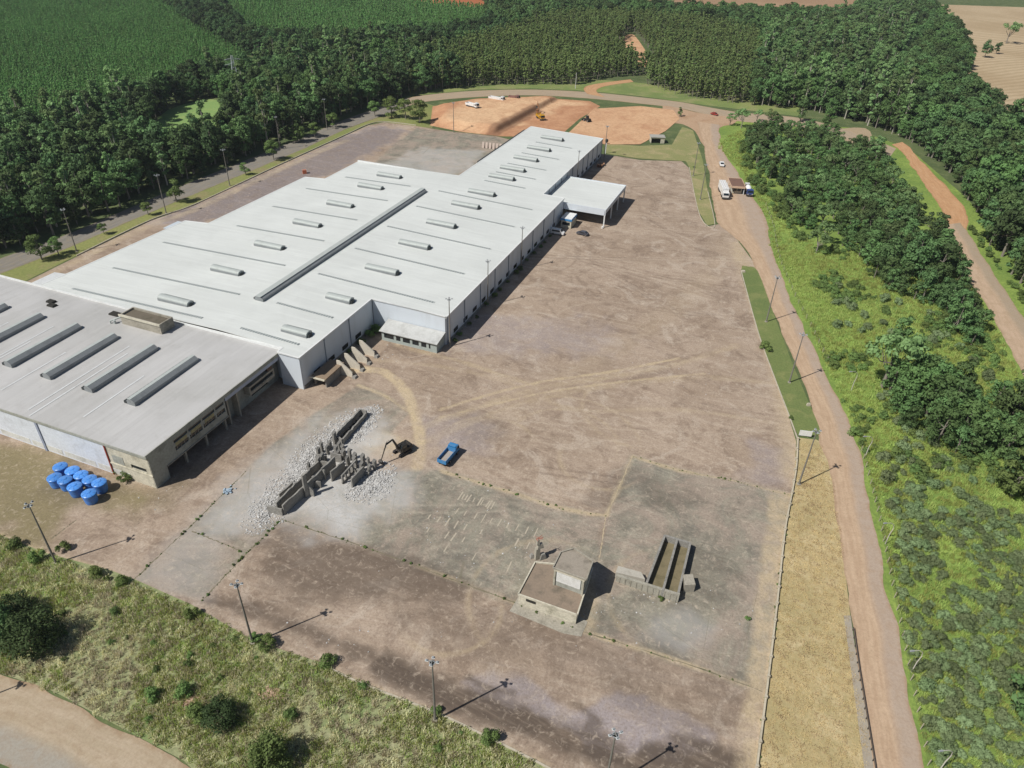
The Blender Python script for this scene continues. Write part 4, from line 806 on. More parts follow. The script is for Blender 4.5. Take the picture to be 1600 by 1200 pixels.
def rubble(label, spots, n, seed_r):
    b = MB()
    for _ in range(n):
        u, v, r = rnd.choice(spots); rr = r * 2.0 * rnd.random() ** .9; a = rnd.uniform(0, 6.3)
        V, U = u + rr * math.cos(a), v + rr * math.sin(a) * 1.3
        s = rnd.choice((.05, .06, .07, .08, .09, .11, .14, .2)) * seed_r; zz = max(0, (1 - rr / r)) * .35 * rnd.random()
        x, y = fr(V, U); lump(b, x, y, zz + s * .25, s)
    tag(b.obj("rubble_pile", RUB), label, "rubble", None, 'stuff')
rubble("pale grey concrete rubble strewn along both sides of the open channel", [(17.3, -9, 2.0), (17.6, -5, 1.6), (16.8, -13, 2.4), (21.5, -10, 1.2), (21.6, -6, 1.2), (20.2, -1.8, 1.4), (17, -16.5, 2.2), (16.4, -19.5, 2.2)], 5200, 1.0)
rubble("pale grey concrete rubble heaped along the left walls of the demolished block", [(18.2, -32, 1.8), (17.6, -35, 1.8), (17.5, -28, 2.4), (18.4, -25, 2.0), (17.2, -22, 2.2), (18.8, -38, 2)], 4600, 1.0)
rubble("whitish concrete rubble spilling out below the excavator bucket", [(31.5, -22, 1.9), (32.6, -19.5, 1.8), (30.8, -24.5, 1.4), (34, -20.8, 1.5), (33.5, -23.5, 1.8)], 3200, 1.0)
# ================================================================== VEGETATION
def leaf_mat(name, c1, c2, c3=None, hue=.03, val=.55, transl=.25):
    q = NM(name, .75, 0, .15); r = q.rand()
    tex = q.noise(.9, 3, .6)
    c = q.mix(r, hexc(c1), hexc(c2)); c = q.mix(q.ramp(tex, .35, .7, 0, .4), c, hexc(c2, 1.25))
    r2 = q.n("ShaderNodeMath", operation='FRACT'); m_ = q.n("ShaderNodeMath", operation='MULTIPLY'); q.put(m_.inputs[0], r); m_.inputs[1].default_value = 7.31; q.put(r2.inputs[0], m_.outputs[0])
    c = q.hsv(c, q.ramp(r2.outputs[0], 0, 1, .5 - hue, .5 + hue * .2), 1.0, q.ramp(r2.outputs[0], 0, 1, 1 - val * .6, 1 + val))
    loc = q.n("ShaderNodeObjectInfo").outputs["Location"]; c = q.mix(q.ramp(q.noise(.016, 3, .6, loc), .48, .66, 0, .55), c, hexc(c3 or c2, 1.25)); q.col(c)
    tr_ = q.n("ShaderNodeBsdfTranslucent"); q.put(tr_.inputs[0], c); mx = q.n("ShaderNodeMixShader"); mx.inputs[0].default_value = transl
    o = q.t.nodes["Material Output"]; q.t.links.new(q.b.outputs[0], mx.inputs[1]); q.t.links.new(tr_.outputs[0], mx.inputs[2]); q.t.links.new(mx.outputs[0], o.inputs[0]); return q.m
LEAF_B = leaf_mat("broad_leaves", "#4b6540", "#5e794a", "#64884c")
LEAF_D = leaf_mat("dark_leaves", "#435a3c", "#536d44", "#567646")
LEAF_E = leaf_mat("eucalyptus_leaves", "#56704a", "#75905c")
LEAF_P = leaf_mat("plantation_leaves", "#74a05f", "#83ad6a", None, .015, .2)
LEAF_Y = leaf_mat("young_wood_leaves", "#62784a", "#7b8d55", None, .02, .25)
LEAF_S = leaf_mat("scrub_leaves", "#697d55", "#81936a", None, .03, .35)
LEAF_G = leaf_mat("green_bush_leaves", "#5a7444", "#738c50", None, .03, .3)
GRASSB = leaf_mat("grass_blades", "#bcb992", "#d3cfae", None, .04, .4, .3)
GRASSG = leaf_mat("green_blades", "#90a25a", "#a9ba6d", None, .04, .35, .3)
GRASST = leaf_mat("straw_blades", "#bcab80", "#cfbf98", None, .02, .3, .3)
BARK = worn("grey_bark", "#8a8378", "#4e463c", .6, 1.2, .9)
BARKP = worn("pale_bark", "#b9b2a5", "#7c7468", .5, 1.5, .9)
ngen = np.random.default_rng(5)
def leaf_mesh(name, cen, nrm, size, mat, asp=1.0):
    """many small leaf-clump faces: centres, facing directions, sizes -> one mesh"""
    n = len(cen); a = np.cross(nrm, ngen.normal(size=(n, 3))); a /= np.linalg.norm(a, axis=1)[:, None] + 1e-9; b = np.cross(nrm, a)
    s1 = (size * ngen.uniform(.6, 1.25, n))[:, None]; s2 = (size * asp * ngen.uniform(.5, 1.1, n))[:, None]
    bend = nrm * s1 * .35
    V = np.stack([cen - a * s1 - bend, cen - b * s2 * ngen.uniform(.5, 1.2, (n, 1)), cen + a * s1 - bend, cen + b * s2 * ngen.uniform(.5, 1.2, (n, 1))], 1).reshape(-1, 3)
    me = bpy.data.meshes.new(name); me.vertices.add(4 * n); me.vertices.foreach_set("co", V.ravel().astype(np.float32))
    me.loops.add(4 * n); me.loops.foreach_set("vertex_index", np.arange(4 * n, dtype=np.int32)); me.polygons.add(n); me.polygons.foreach_set("loop_start", np.arange(0, 4 * n, 4, dtype=np.int32)); me.update(calc_edges=True)
    me.materials.append(mat); return me
def unit(n):
    v = ngen.normal(size=(n, 3)); return v / np.linalg.norm(v, axis=1)[:, None]
def crown_pts(h0, h1, rad, clumps, per, shape='round', crad=(.28, .45), fill=.8):
    """clump centres spread through an uneven crown volume, leaves over every clump"""
    C = []; N = []; S_ = []; cs = []
    for k in range(clumps):
        t = ngen.random(); ang = ngen.uniform(0, 2 * PI)
        if shape == 'round':
            z = h0 + (h1 - h0) * (t ** .8); w_ = math.sqrt(max(.02, 1 - ((z - (h0 + .45 * (h1 - h0))) / (.62 * (h1 - h0))) ** 2)) * rad
            rr = w_ * math.sqrt(ngen.uniform(.15, 1)) * .82; cr = rad * ngen.uniform(*crad)
        elif shape == 'tall':
            z = h0 + (h1 - h0) * t; w_ = rad * (1.0 - .75 * abs(t - .38) ** 1.3); rr = w_ * ngen.uniform(.1, .8); cr = rad * ngen.uniform(*crad)
        elif shape == 'cone':
            z = h0 + (h1 - h0) * t; w_ = rad * (1 - t) ** .85 + .12 * rad; rr = w_ * ngen.uniform(.1, .7); cr = rad * ngen.uniform(*crad) * (1 - .6 * t)
        elif shape == 'umbrella':
            z = h0 + (h1 - h0) * ngen.uniform(.3, 1); rr = rad * math.sqrt(ngen.random()) * .9; z -= (rr / rad) ** 2 * (h1 - h0) * .45; cr = rad * ngen.uniform(*crad)
        c = np.array([rr * math.cos(ang), rr * math.sin(ang), z]); cs.append((c, cr))
        d = unit(per); d[:, 2] = np.where(d[:, 2] < -.35, -d[:, 2], d[:, 2]); 
        r = cr * ngen.uniform(fill * .75, 1.08, per)[:, None] * np.array([1, 1, .78])
        C.append(c + d * r); N.append(d * 1.0 + unit(per) * .5)
    C = np.concatenate(C); N = np.concatenate(N); N /= np.linalg.norm(N, axis=1)[:, None]; return C, N, cs
def trunk_mb(h, r, cs, lean=.03, nlimb=6, top=.8):
    b = MB(); lx, ly = rnd.uniform(-lean, lean) * h, rnd.uniform(-lean, lean) * h; H_ = h * top
    pts = [(0, 0, -.2), (lx * .15, ly * .15, H_ * .25), (lx * .5, ly * .5, H_ * .6), (lx, ly, H_)]; b.tube(pts, [r * 1.35, r, r * .7, r * .25], 7)
    for c, cr in sorted(cs, key=lambda k: -k[1])[:nlimb]:
        t = rnd.uniform(.35, .7); s0 = Vector((lx * t * .8, ly * t * .8, H_ * t)); e = Vector(c); mid = s0.lerp(e, .55) + Vector((0, 0, -.06 * h))
        b.tube([s0, mid, e], [r * .42, r * .3, r * .1], 5)
    return b
class Kind: pass
def make_kind(name, n, leaf, bark, h, rad, clumps, per, lsize, shape, h0f, crad=(.28, .45), asp=1.0, tr=.022, nlimb=6, top=.82):
    K = Kind(); K.name = name; K.vars = []
    for k in range(n):
        hh = h * rnd.uniform(.92, 1.08); C, N, cs = crown_pts(hh * h0f, hh - rad * crad[0] * .6, rad * rnd.uniform(.9, 1.1), clumps, per, shape, crad)
        cm = leaf_mesh(name + "_crown", C, N, lsize, leaf, asp)
        tb = trunk_mb(hh, max(.08, hh * tr), cs, .03, nlimb, top); to = tb.obj("trunk", bark, link=False, smooth=True); tm = to.data
        # one joined mesh for the trees of the uncounted mass
        j = bpy.data.meshes.new(name + "_whole"); nv = len(cm.vertices); vs = np.empty(nv * 3, np.float32); cm.vertices.foreach_get("co", vs)
        tv = np.empty(len(tm.vertices) * 3, np.float32); tm.vertices.foreach_get("co", tv)
        j.from_pydata(np.concatenate([vs, tv]).reshape(-1, 3).tolist(), [], [tuple(range(4 * i, 4 * i + 4)) for i in range(nv // 4)] + [tuple(i + nv for i in p.vertices) for p in tm.polygons])
        j.materials.append(leaf); j.materials.append(bark); j.polygons.foreach_set("material_index", [0] * (nv // 4) + [1] * len(tm.polygons)); j.update()
        jo = bpy.data.objects.new(name + "_source", j); bpy.data.objects.remove(to); K.vars.append((cm, tm, jo))
    return K
K_BROAD = make_kind("broadleaf_tree", 6, LEAF_B, BARK, 11, 3.8, 26, 52, .38, 'round', .2, (.26, .44))
K_DARK = make_kind("dark_tree", 5, LEAF_D, BARK, 10, 3.4, 24, 50, .36, 'round', .15, (.28, .46))
K_EUC = make_kind("eucalyptus_tree", 5, LEAF_E, BARKP, 16, 2.7, 26, 46, .38, 'tall', .28, (.26, .44), nlimb=8, top=.92, tr=.013)
K_YOUNG = make_kind("young_eucalyptus", 5, LEAF_Y, BARK, 13, 1.6, 14, 26, .42, 'tall', .28, (.32, .5), nlimb=2, top=.95, tr=.010)
K_PLANT = make_kind("plantation_tree", 4, LEAF_P, BARK, 8, 1.6, 11, 20, .46, 'cone', .08, (.4, .6), nlimb=0, top=.9, tr=.012)
K_COPSE = make_kind("copse_tree", 5, LEAF_B, BARK, 7.0, 2.6, 24, 52, .25, 'round', .1, (.28, .46))
K_UMB = make_kind("spreading_tree", 4, LEAF_E, BARK, 9, 4.0, 18, 60, .32, 'umbrella', .55, (.2, .34), tr=.028, nlimb=9, top=.62)
K_LOW = make_kind('low_spreading_tree', 3, LEAF_D, BARK, 5.6, 4.0, 24, 150, .2, 'round', .08, (.3, .46))
K_LOWG = make_kind('low_green_tree', 2, LEAF_G, BARK, 4.6, 3.2, 22, 150, .17, 'round', .08, (.3, .46))
K_NEAR = make_kind("field_tree", 5, LEAF_G, BARK, 8, 3.0, 18, 110, .22, 'round', .15, (.3, .46))
def bush_kind(name, n, leaf, h, rad, clumps, per, ls):
    K = Kind(); K.name = name; K.vars = []
    for k in range(n):
        C, N, cs = crown_pts(h * .12, h * .8, rad, clumps, per, 'round', (.35, .6)); C[:, 2] = np.maximum(C[:, 2], .05)
        cm = leaf_mesh(name, C, N, ls, leaf); jo = bpy.data.objects.new(name + "_source", cm); K.vars.append((cm, None, jo))
    return K
K_SCRUB = bush_kind("scrub_bush", 7, LEAF_S, 1.5, 1.15, 13, 105, .10)
K_BUSH = bush_kind("green_bush", 6, LEAF_G, 1.7, 1.2, 11, 95, .12)

def tree(K, x, y, s, label, cat, group=None, name=None, sz=None, z=0.0):
    cm, tm, _ = rnd.choice(K.vars); rz_ = rnd.uniform(0, 2 * PI); sc = (s, s, s * (sz or rnd.uniform(.9, 1.12)))
    if tm is None:
        o = bpy.data.objects.new(name or K.name, cm); COL.objects.link(o); o.location = (x, y, z); o.rotation_euler = (0, 0, rz_); o.scale = sc
        return tag(o, label, cat, group)
    e = empty(name or K.name, (x, y, z), rz_, label, cat, group); e.scale = sc
    for nm_, me in (("trunk", tm), ("crown", cm)):
        o = bpy.data.objects.new(nm_, me); COL.objects.link(o); o.parent = e
    return e
def mass(name, K, pts, label, cat):
    """an uncounted mass of plants: one object whose points carry the plants"""
    if not len(pts): return
    P = np.array(pts); n = len(P)
    me = bpy.data.meshes.new(name); me.vertices.add(n); co = np.stack([P[:, 0], P[:, 1], np.full(n, -.02)], 1); me.vertices.foreach_set("co", co.ravel().astype(np.float32))
    at = me.attributes.new("size", 'FLOAT', 'POINT'); at.data.foreach_set("value", P[:, 2].astype(np.float32))
    at = me.attributes.new("turn", 'FLOAT', 'POINT'); at.data.foreach_set("value", (ngen.random(n) * 6.283).astype(np.float32))
    at = me.attributes.new("sort", 'INT', 'POINT'); at.data.foreach_set("value", ngen.integers(0, len(K.vars), n).astype(np.int32))
    o = bpy.data.objects.new(name, me); COL.objects.link(o); tag(o, label, cat, None, 'stuff')
    ng = bpy.data.node_groups.new(name + "_nodes", 'GeometryNodeTree'); ng.interface.new_socket("Geometry", in_out='INPUT', socket_type='NodeSocketGeometry'); ng.interface.new_socket("Geometry", in_out='OUTPUT', socket_type='NodeSocketGeometry')
    gi = ng.nodes.new('NodeGroupInput'); go = ng.nodes.new('NodeGroupOutput'); jn = ng.nodes.new('GeometryNodeJoinGeometry'); L = ng.links.new
    def named(nm_, ty):
        x = ng.nodes.new('GeometryNodeInputNamedAttribute'); x.data_type = ty; x.inputs[0].default_value = nm_; return x.outputs[0]
    sz_, tn, so_ = named("size", 'FLOAT'), named("turn", 'FLOAT'), named("sort", 'INT')
    cx = ng.nodes.new('ShaderNodeCombineXYZ'); L(tn, cx.inputs[2]); er = ng.nodes.new('FunctionNodeEulerToRotation'); L(cx.outputs[0], er.inputs[0])
    for k, (_, _, jo) in enumerate(K.vars):
        cmp_ = ng.nodes.new('FunctionNodeCompare'); cmp_.data_type = 'INT'; cmp_.operation = 'EQUAL'; L(so_, cmp_.inputs[2]); cmp_.inputs[3].default_value = k
        oi = ng.nodes.new('GeometryNodeObjectInfo'); oi.inputs[0].default_value = jo; oi.inputs["As Instance"].default_value = True
        ip = ng.nodes.new('GeometryNodeInstanceOnPoints'); L(gi.outputs[0], ip.inputs["Points"]); L(cmp_.outputs[0], ip.inputs["Selection"]); L(oi.outputs["Geometry"], ip.inputs["Instance"]); L(er.outputs[0], ip.inputs["Rotation"]); L(sz_, ip.inputs["Scale"])
        L(ip.outputs[0], jn.inputs[0])
    L(jn.outputs[0], go.inputs[0]); md = o.modifiers.new("plants", 'NODES'); md.node_group = ng; return o
def scatter(poly, spacing, jit=.42, keep=None, rows=None):
    """jittered hexagonal points inside a ground polygon"""
    P = np.array(poly); x0, y0 = P.min(0); x1, y1 = P.max(0); c, s_ = (math.cos(rows), math.sin(rows)) if rows is not None else (1, 0)
    R_ = math.hypot(x1 - x0, y1 - y0) / 2 + spacing; n = int(R_ * 2 / spacing) + 2
    I, J = np.meshgrid(np.arange(-n // 2, n // 2 + 1), np.arange(-n // 2, n // 2 + 1), indexing='ij'); A = (I + .5 * (J % 2)) * spacing; B = J * spacing * .87
    A = A + (ngen.random(A.shape) - .5) * 2 * jit * spacing; B = B + (ngen.random(B.shape) - .5) * 2 * jit * spacing
    X = ((x0 + x1) / 2 + A * c - B * s_).ravel(); Y = ((y0 + y1) / 2 + A * s_ + B * c).ravel(); k = inside([tuple(p) for p in P], X, Y)
    X, Y = X[k], Y[k]
    if keep is not None: q_ = keep(X, Y); X, Y = X[q_], Y[q_]
    # drop what the photo could not show, with a wide margin
    D = np.stack([X, Y, np.full(len(X), -CAMH + 5)], 1) @ RW; u = CX + F_ * D[:, 0] / np.maximum(D[:, 2], 1e-3); v = CY + F_ * D[:, 1] / np.maximum(D[:, 2], 1e-3)
    q_ = (D[:, 2] > 0) & (u > -260) & (u < 1860) & (v > -90) & (v < 1420)
    return X[q_], Y[q_], u[q_], v[q_]
def near_order(X, Y, u, v, s):
    """index of the plants from largest to smallest in the picture; those out of frame last"""
    fr_ = (u > 0) & (u < 1600) & (v > 0) & (v < 1200); return np.argsort(-(s / np.hypot(X, Y) * np.where(fr_, 1, .001)))
QUOTA = {}
def plant(K, XYuv, smin, smax, n_ind, tlabel, tcat, group, mname=None, mlabel=None, mcat=None, pri=None, sz=None):
    X, Y, u, v = XYuv; s = ngen.uniform(smin, smax, len(X)); o_ = near_order(X, Y, u, v, s) if pri is None else np.argsort(pri(X, Y, u, v))
    for i in o_[:n_ind]: tree(K, X[i], Y[i], s[i], tlabel, tcat, group, sz=sz)
    r = o_[n_ind:]
    if len(r) and mname: mass(mname, K, np.stack([X[r], Y[r], s[r]], 1), mlabel, mcat)
    return len(X)
def not_in(*polys):
    def f(X, Y):
        k = np.ones(X.shape, bool)
        for p in polys: k &= ~inside(p, X, Y)
        return k
    return f
def edgepri(line):
    P = gl(line)
    return lambda X, Y, u, v: segdist(P, X, Y) + np.where((u > 0) & (u < 1600) & (v > 0) & (v < 1200), 0, 1e4)
cnt = {}
# ---- left wood between the back road and the plantation
CLEAR = gl([(226, 232), (258, 168), (335, 150), (362, 172), (345, 236), (270, 242)]); 
LW = gl([(-200, 460), (-60, 416), (0, 397), (95, 363), (200, 321), (297, 280), (395, 241), (475, 208), (535, 183), (595, 164), (640, 149), (720, 137), (700, 118), (660, 95), (640, 78), (560, 84), (480, 92), (400, 112), (330, 132), (180, 178), (60, 210), (-60, 230), (-260, 300)])
edge = [(-60, 402), (0, 384), (90, 352), (165, 322), (285, 280), (352, 256), (420, 219), (470, 190), (540, 172), (585, 160), (640, 148)]
a = scatter(LW, 5.6, keep=not_in(CLEAR)); sp = ngen.random(len(a[0])); dk = sp < .42; eu = (sp > .42) & (sp < .60); br = sp >= .60
sub = lambda k: tuple(t[k] for t in a)
cnt['dark'] = plant(K_DARK, sub(dk), .7, 1.75, 150, "dark green rounded tree in the dense wood left of the back road", "tree", "dark trees of the left wood", "left_woodland", "dense dark mixed wood stretching left behind the back road", "woodland")
cnt['eucl'] = plant(K_EUC, sub(eu), .7, 1.5, 60, "tall slender tree rising above the dense wood left of the back road", "tree", "tall trees of the left wood", "left_tall_woodland", "taller slim trees standing out of the far left wood", "woodland")
cnt['brl'] = plant(K_BROAD, sub(br), .65, 1.5, 90, "mid green leafy tree in the dense wood left of the back road", "tree", "leafy trees of the left wood", "left_leafy_woodland", "mid green leafy part of the far left wood", "woodland")
# ---- bright plantation on the slope top left, two blocks
PL1 = gl([(-260, 245), (-60, 214), (60, 196), (180, 164), (330, 118), (385, 92), (300, 45), (235, -8), (120, -60), (-300, -70)])
PL2 = gl([(385, 62), (560, 74), (740, 52), (790, 34), (760, 20), (640, 4), (420, -18), (330, -30), (340, 0), (360, 30)])
a = scatter(PL1, 2.9, .2, rows=.35); cnt['pl1'] = plant(K_PLANT, a, .7, .95, 230, "narrow bright green young tree in the plantation rows at the top left", "tree", "plantation trees at top left", "left_plantation", "bright green tree plantation covering the slope at the top left", "plantation", sz=1.0)
a = scatter(PL2, 4.2, .22, rows=.35); cnt['pl2'] = plant(K_PLANT, a, .9, 1.2, 70, "narrow bright green young tree in the smaller plantation behind the dark tree belt", "tree", "plantation trees at top centre", "far_plantation", "smaller bright green plantation behind a dark belt of trees", "plantation", sz=1.0)
BELT = gl([(225, -30), (245, 0), (305, 48), (390, 92), (480, 88), (560, 80), (640, 78), (720, 84), (790, 70), (800, 40), (780, 34), (740, 52), (560, 74), (400, 66), (360, 30), (340, -2), (310, -40)])
a = scatter(BELT, 6.0); cnt['belt'] = plant(K_DARK, a, .95, 1.4, 60, "dark tree in the belt between the two bright plantations", "tree", "trees of the dark belt", "tree_belt", "dark belt of trees dividing the two plantations", "woodland")
# ---- far eucalyptus wood behind the earthworks
SPUR = gl([(912, 150), (905, 130), (945, 122), (1010, 118), (1005, 134), (950, 142), (948, 152)]); BARE = gl([(955, 80), (985, 48), (1010, 72), (1026, 106), (998, 112), (980, 98)])
MW = gl([(640, 146), (720, 136), (800, 133), (900, 134), (985, 124), (1060, 150), (1160, 164), (1190, 120), (1180, 70), (1090, 45), (960, 36), (870, 38), (800, 62), (700, 92), (660, 98)])
a = scatter(MW, 3.9, .35, keep=not_in(SPUR, BARE)); a = list(a)
cnt['mid'] = plant(K_YOUNG, a, .85, 1.2, 290, "slender yellowish green eucalyptus at the trunk lined edge of the far wood", "tree", "slender trees of the far wood", "far_eucalyptus_wood", "far wood of slender yellow green eucalyptus behind the earthworks", "woodland", pri=edgepri([(640, 146), (720, 136), (800, 133), (900, 134), (985, 124), (1060, 150), (1160, 164)]))
FARW = gl([(760, 30), (800, 62), (870, 38), (960, 34), (1090, 44), (1190, 70), (1260, 60), (1330, 36), (1100, 30), (940, 14), (920, -4), (740, -6), (770, 10)])
a = scatter(FARW, 6.5); cnt['farw'] = plant(K_BROAD, a, .9, 1.5, 40, "dark tree on the far skyline wood in front of the brown field", "tree", "trees before the brown field", "distant_woodland", "distant dark wood in front of the brown field", "woodland")
# ---- right hand wood
RWD = gl([(1168, 164), (1250, 172), (1320, 186), (1400, 212), (1432, 228), (1470, 262), (1500, 300), (1522, 340), (1545, 385), (1600, 455), (1700, 590), (1840, 620), (1850, 360), (1700, 290), (1600, 226), (1530, 176), (1488, 152), (1510, 112), (1496, 66), (1440, 10), (1380, -10), (1330, 30), (1250, 62), (1190, 72)])
a = scatter(RWD, 5.0); sp = ngen.random(len(a[0])); eu = (sp < .3) & (a[2] < 1420); dk = (sp >= .3) & (sp < .55); br = ~(eu | dk)
cnt['er'] = plant(K_EUC, sub(eu), .7, 1.55, 90, "tall pale trunked eucalyptus in the big wood on the right", "tree", "eucalyptus of the right wood", "right_tall_woodland", "tall eucalyptus crowns of the big right wood", "woodland", pri=edgepri([(1168, 164), (1250, 172), (1320, 186), (1400, 212), (1470, 262), (1522, 340)]))
cnt['dr'] = plant(K_DARK, sub(dk), .7, 1.7, 70, "dark rounded tree in the big wood on the right", "tree", "dark trees of the right wood", "right_dark_woodland", "dark crowns of the big right wood", "woodland")
cnt['br'] = plant(K_BROAD, sub(br), .65, 1.6, 110, "mid green broad crowned tree in the big wood on the right", "tree", "broad crowned trees of the right wood", "right_woodland", "mid green crowns of the big right wood", "woodland")
# ---- copse between access road and orange road
COPSE = gl([(1160, 222), (1200, 196), (1250, 204), (1330, 222), (1372, 245), (1398, 290), (1426, 338), (1446, 376), (1436, 398), (1395, 402), (1340, 398), (1290, 382), (1245, 350), (1218, 300), (1180, 262)])
BAREC = gl([(1305, 210), (1352, 204), (1358, 222), (1326, 238)])
a = scatter(COPSE, 4.0, .48, keep=lambda X, Y: not_in(BAREC)(X, Y) & (vnoise(X, Y, 15, 41) > .34)); sp = ngen.random(len(a[0])) < .22
plant(K_UMB, sub(sp), .5, 1.0, 60, "open crowned taller tree rising out of the copse beside the gate road", "tree", "taller copse trees", None)
a = sub(~sp); cnt['copse'] = plant(K_COPSE, a, .4, 1.2, 260, "bushy dark green tree in the copse beside the gate road", "tree", "copse trees", "copse_wood", "rest of the bushy copse beside the gate road", "woodland")
for (u, v, s, K, lb) in ((1352, 330, 1.0, K_UMB, "wide crowned tree standing over the copse's middle"), (1452, 372, 1.15, K_UMB, "spreading tree overhanging the pale dirt road with its shadow on it"), (1405, 358, 1.0, K_UMB, "wide crowned tree at the copse's edge left of the spreading roadside tree"),
    (1275, 395, .95, K_UMB, "leaning open crowned tree with visible trunk at the copse's lower edge"), (1158, 200, 1.0, K_UMB, "open crowned roadside tree at the junction"), (1140, 196, .7, K_UMB, "smaller tree beside the open crowned tree at the junction"), (1182, 190, .8, K_UMB, "sparse tree right of the junction"),
    (1062, 182, .55, K_NEAR, "small round tree on the island by the junction"), (1250, 190, 1.0, K_BROAD, "bright green rounded tree in front of the right wood"), (1292, 200, .95, K_BROAD, "light green tree at the bend of the ring road"), (1572, 68, 1.9, K_UMB, "lone flat topped pine standing in the tan field"), (1538, 90, 1.3, K_DARK, "dark tree beside the lone pine at the field edge"), (1556, 84, 1.0, K_DARK, "small dark tree between lone pine and field wood")):
    x, y = g(u, v); tree(K, x, y, s, lb, "tree", name="round_tree" if K is K_NEAR else None)
# ---- scattered trees and scrub in the right hand strip
big = ((1378, 605, 1.05, K_UMB, "pale trunked tree with wide crown in the scrub by the side track"), (1402, 545, .85, K_COPSE, "bushy tree behind the pale trunked tree in the scrub"), (1385, 425, 1.1, K_COPSE, "leafy tree at the lower tip of the copse"), (1425, 432, 1.3, K_COPSE, "large dark tree below the copse with a long shadow"), (1462, 436, 1.15, K_COPSE, "dark tree leaning on the large one below the copse"),
       (1440, 470, 1.0, K_COPSE, "dark bush-like tree under the large tree below the copse"), (1478, 486, .9, K_COPSE, "tree at the top of the dark row by the pale road"), (1490, 520, .8, K_COPSE, "second tree down the dark row by the pale road"), (1415, 640, 1.05, K_COPSE, "left tree of the dark clump in the scrub's middle"), (1445, 650, 1.15, K_COPSE, "second tree from the left in the dark clump"), (1475, 668, 1.2, K_COPSE, "tallest tree in the dark clump, above its shadow"), (1500, 690, 1.05, K_COPSE, "right tree of the dark clump"), (1430, 610, .9, K_COPSE, "rear tree of the dark clump"), (1510, 712, .75, K_COPSE, "low tree at the dark clump's lower right end"),
       (1575, 660, .95, K_COPSE, "tree near the right edge above the road bend"), (1592, 700, .9, K_COPSE, "tree at the right edge below the road bend"), (1580, 775, 1.0, K_NEAR, "bright green tree at the right edge of the scrub"), (1598, 1110, 1.0, K_COPSE, "dark tree cut by the right edge near the bottom"), (1555, 630, .7, K_COPSE, "small tree by the pale dirt road"))
for (u, v, s, K, lb) in big: x, y = g(u, v); tree(K, x, y, s * 1.55, lb, "tree")
COP2 = gl([(1335, 398), (1470, 374), (1492, 420), (1508, 470), (1545, 545), (1532, 565), (1490, 520), (1468, 482), (1440, 472), (1385, 455), (1345, 430)])
a = scatter(COP2, 4.3, .45); plant(K_COPSE, a, .6, 1.25, 60, "dark tree in the row running from the copse down to the pale road", "tree", "row of trees below the copse", None)
COP3 = gl([(1385, 612), (1440, 588), (1500, 615), (1545, 690), (1520, 720), (1470, 700), (1410, 680), (1376, 642)])
a = scatter(COP3, 4.6, .45); plant(K_COPSE, a, .8, 1.5, 30, "dark tree of the thick clump in the middle of the scrub strip", "tree", "dark clump in the scrub strip", None)
COP4 = gl([(1545, 640), (1610, 600), (1660, 680), (1640, 800), (1560, 790), (1560, 700)])
a = scatter(COP4, 5.2, .45); plant(K_COPSE, a, .7, 1.3, 25, "tree of the loose group at the right edge below the pale road", "tree", "tree group at the right edge", None)
SC3 = gl([(1300, 440), (1400, 470), (1480, 500), (1560, 600), (1640, 700), (1640, 800), (1500, 760), (1380, 800), (1330, 660), (1290, 560)])
a = scatter(SC3, 4.0, .45, keep=lambda X, Y: (vnoise(X, Y, 16, 17) > .5)); plant(K_SCRUB, a, .6, 1.5, 80, "pale grey green bush between the trees of the road strip", "bush", "pale bushes of the road strip", None)
SC4 = gl([(1150, 225), (1170, 212), (1180, 262), (1222, 312), (1262, 366), (1330, 400), (1300, 420), (1240, 372), (1205, 325), (1165, 275)])
a = scatter(SC4, 3.0, .48, keep=lambda X, Y: vnoise(X, Y, 9, 14) > .42); plant(K_BUSH, a, .6, 1.8, 110, "bushy undergrowth along the left foot of the copse", "bush", "undergrowth at the copse edge", None)
SCR = gl([(1380, 790), (1420, 760), (1500, 770), (1560, 800), (1640, 830), (1720, 1000), (1760, 1320), (1490, 1320), (1462, 1200), (1430, 1060), (1402, 930)])
x_ = lambda X, Y: (vnoise(X, Y, 8, 9) * .7 + vnoise(X, Y, 22, 19) * .3 > .43)
a = scatter(SCR, 1.75, .48, keep=x_)
cnt['scrub'] = plant(K_SCRUB, a, .4, 1.2, 210, "rounded grey green bush in the scrub field right of the access road", "bush", "grey green scrub bushes", "scrub_mass", "grey green scrub covering the field at the lower right", "scrub")
SC2 = gl([(1300, 600), (1345, 600), (1400, 480), (1300, 430), (1240, 440), (1262, 500), (1300, 590), (1335, 690), (1362, 790), (1420, 755), (1520, 740), (1640, 800), (1600, 600), (1540, 500), (1500, 440), (1450, 500), (1390, 600)])
a = scatter(SC2, 2.5, .45, keep=lambda X, Y: (vnoise(X, Y, 12, 12) > .50))
cnt['gb'] = plant(K_BUSH, a, .4, 1.3, 190, "low green bush in the grassy strip between the two roads", "bush", "low green bushes between the roads", "bush_growth", "low green bushes of the grassy strip between the roads", "scrub")
RV = gl([(1515, 352), (1535, 378), (1600, 470), (1700, 610), (1700, 640), (1625, 520), (1560, 425), (1516, 365)])
a = scatter(RV, 3.2, .45); cnt['rv'] = plant(K_BUSH, a, .5, 1.1, 60, "bush on the bright verge right of the pale dirt road", "bush", "verge bushes right of the pale road", None)
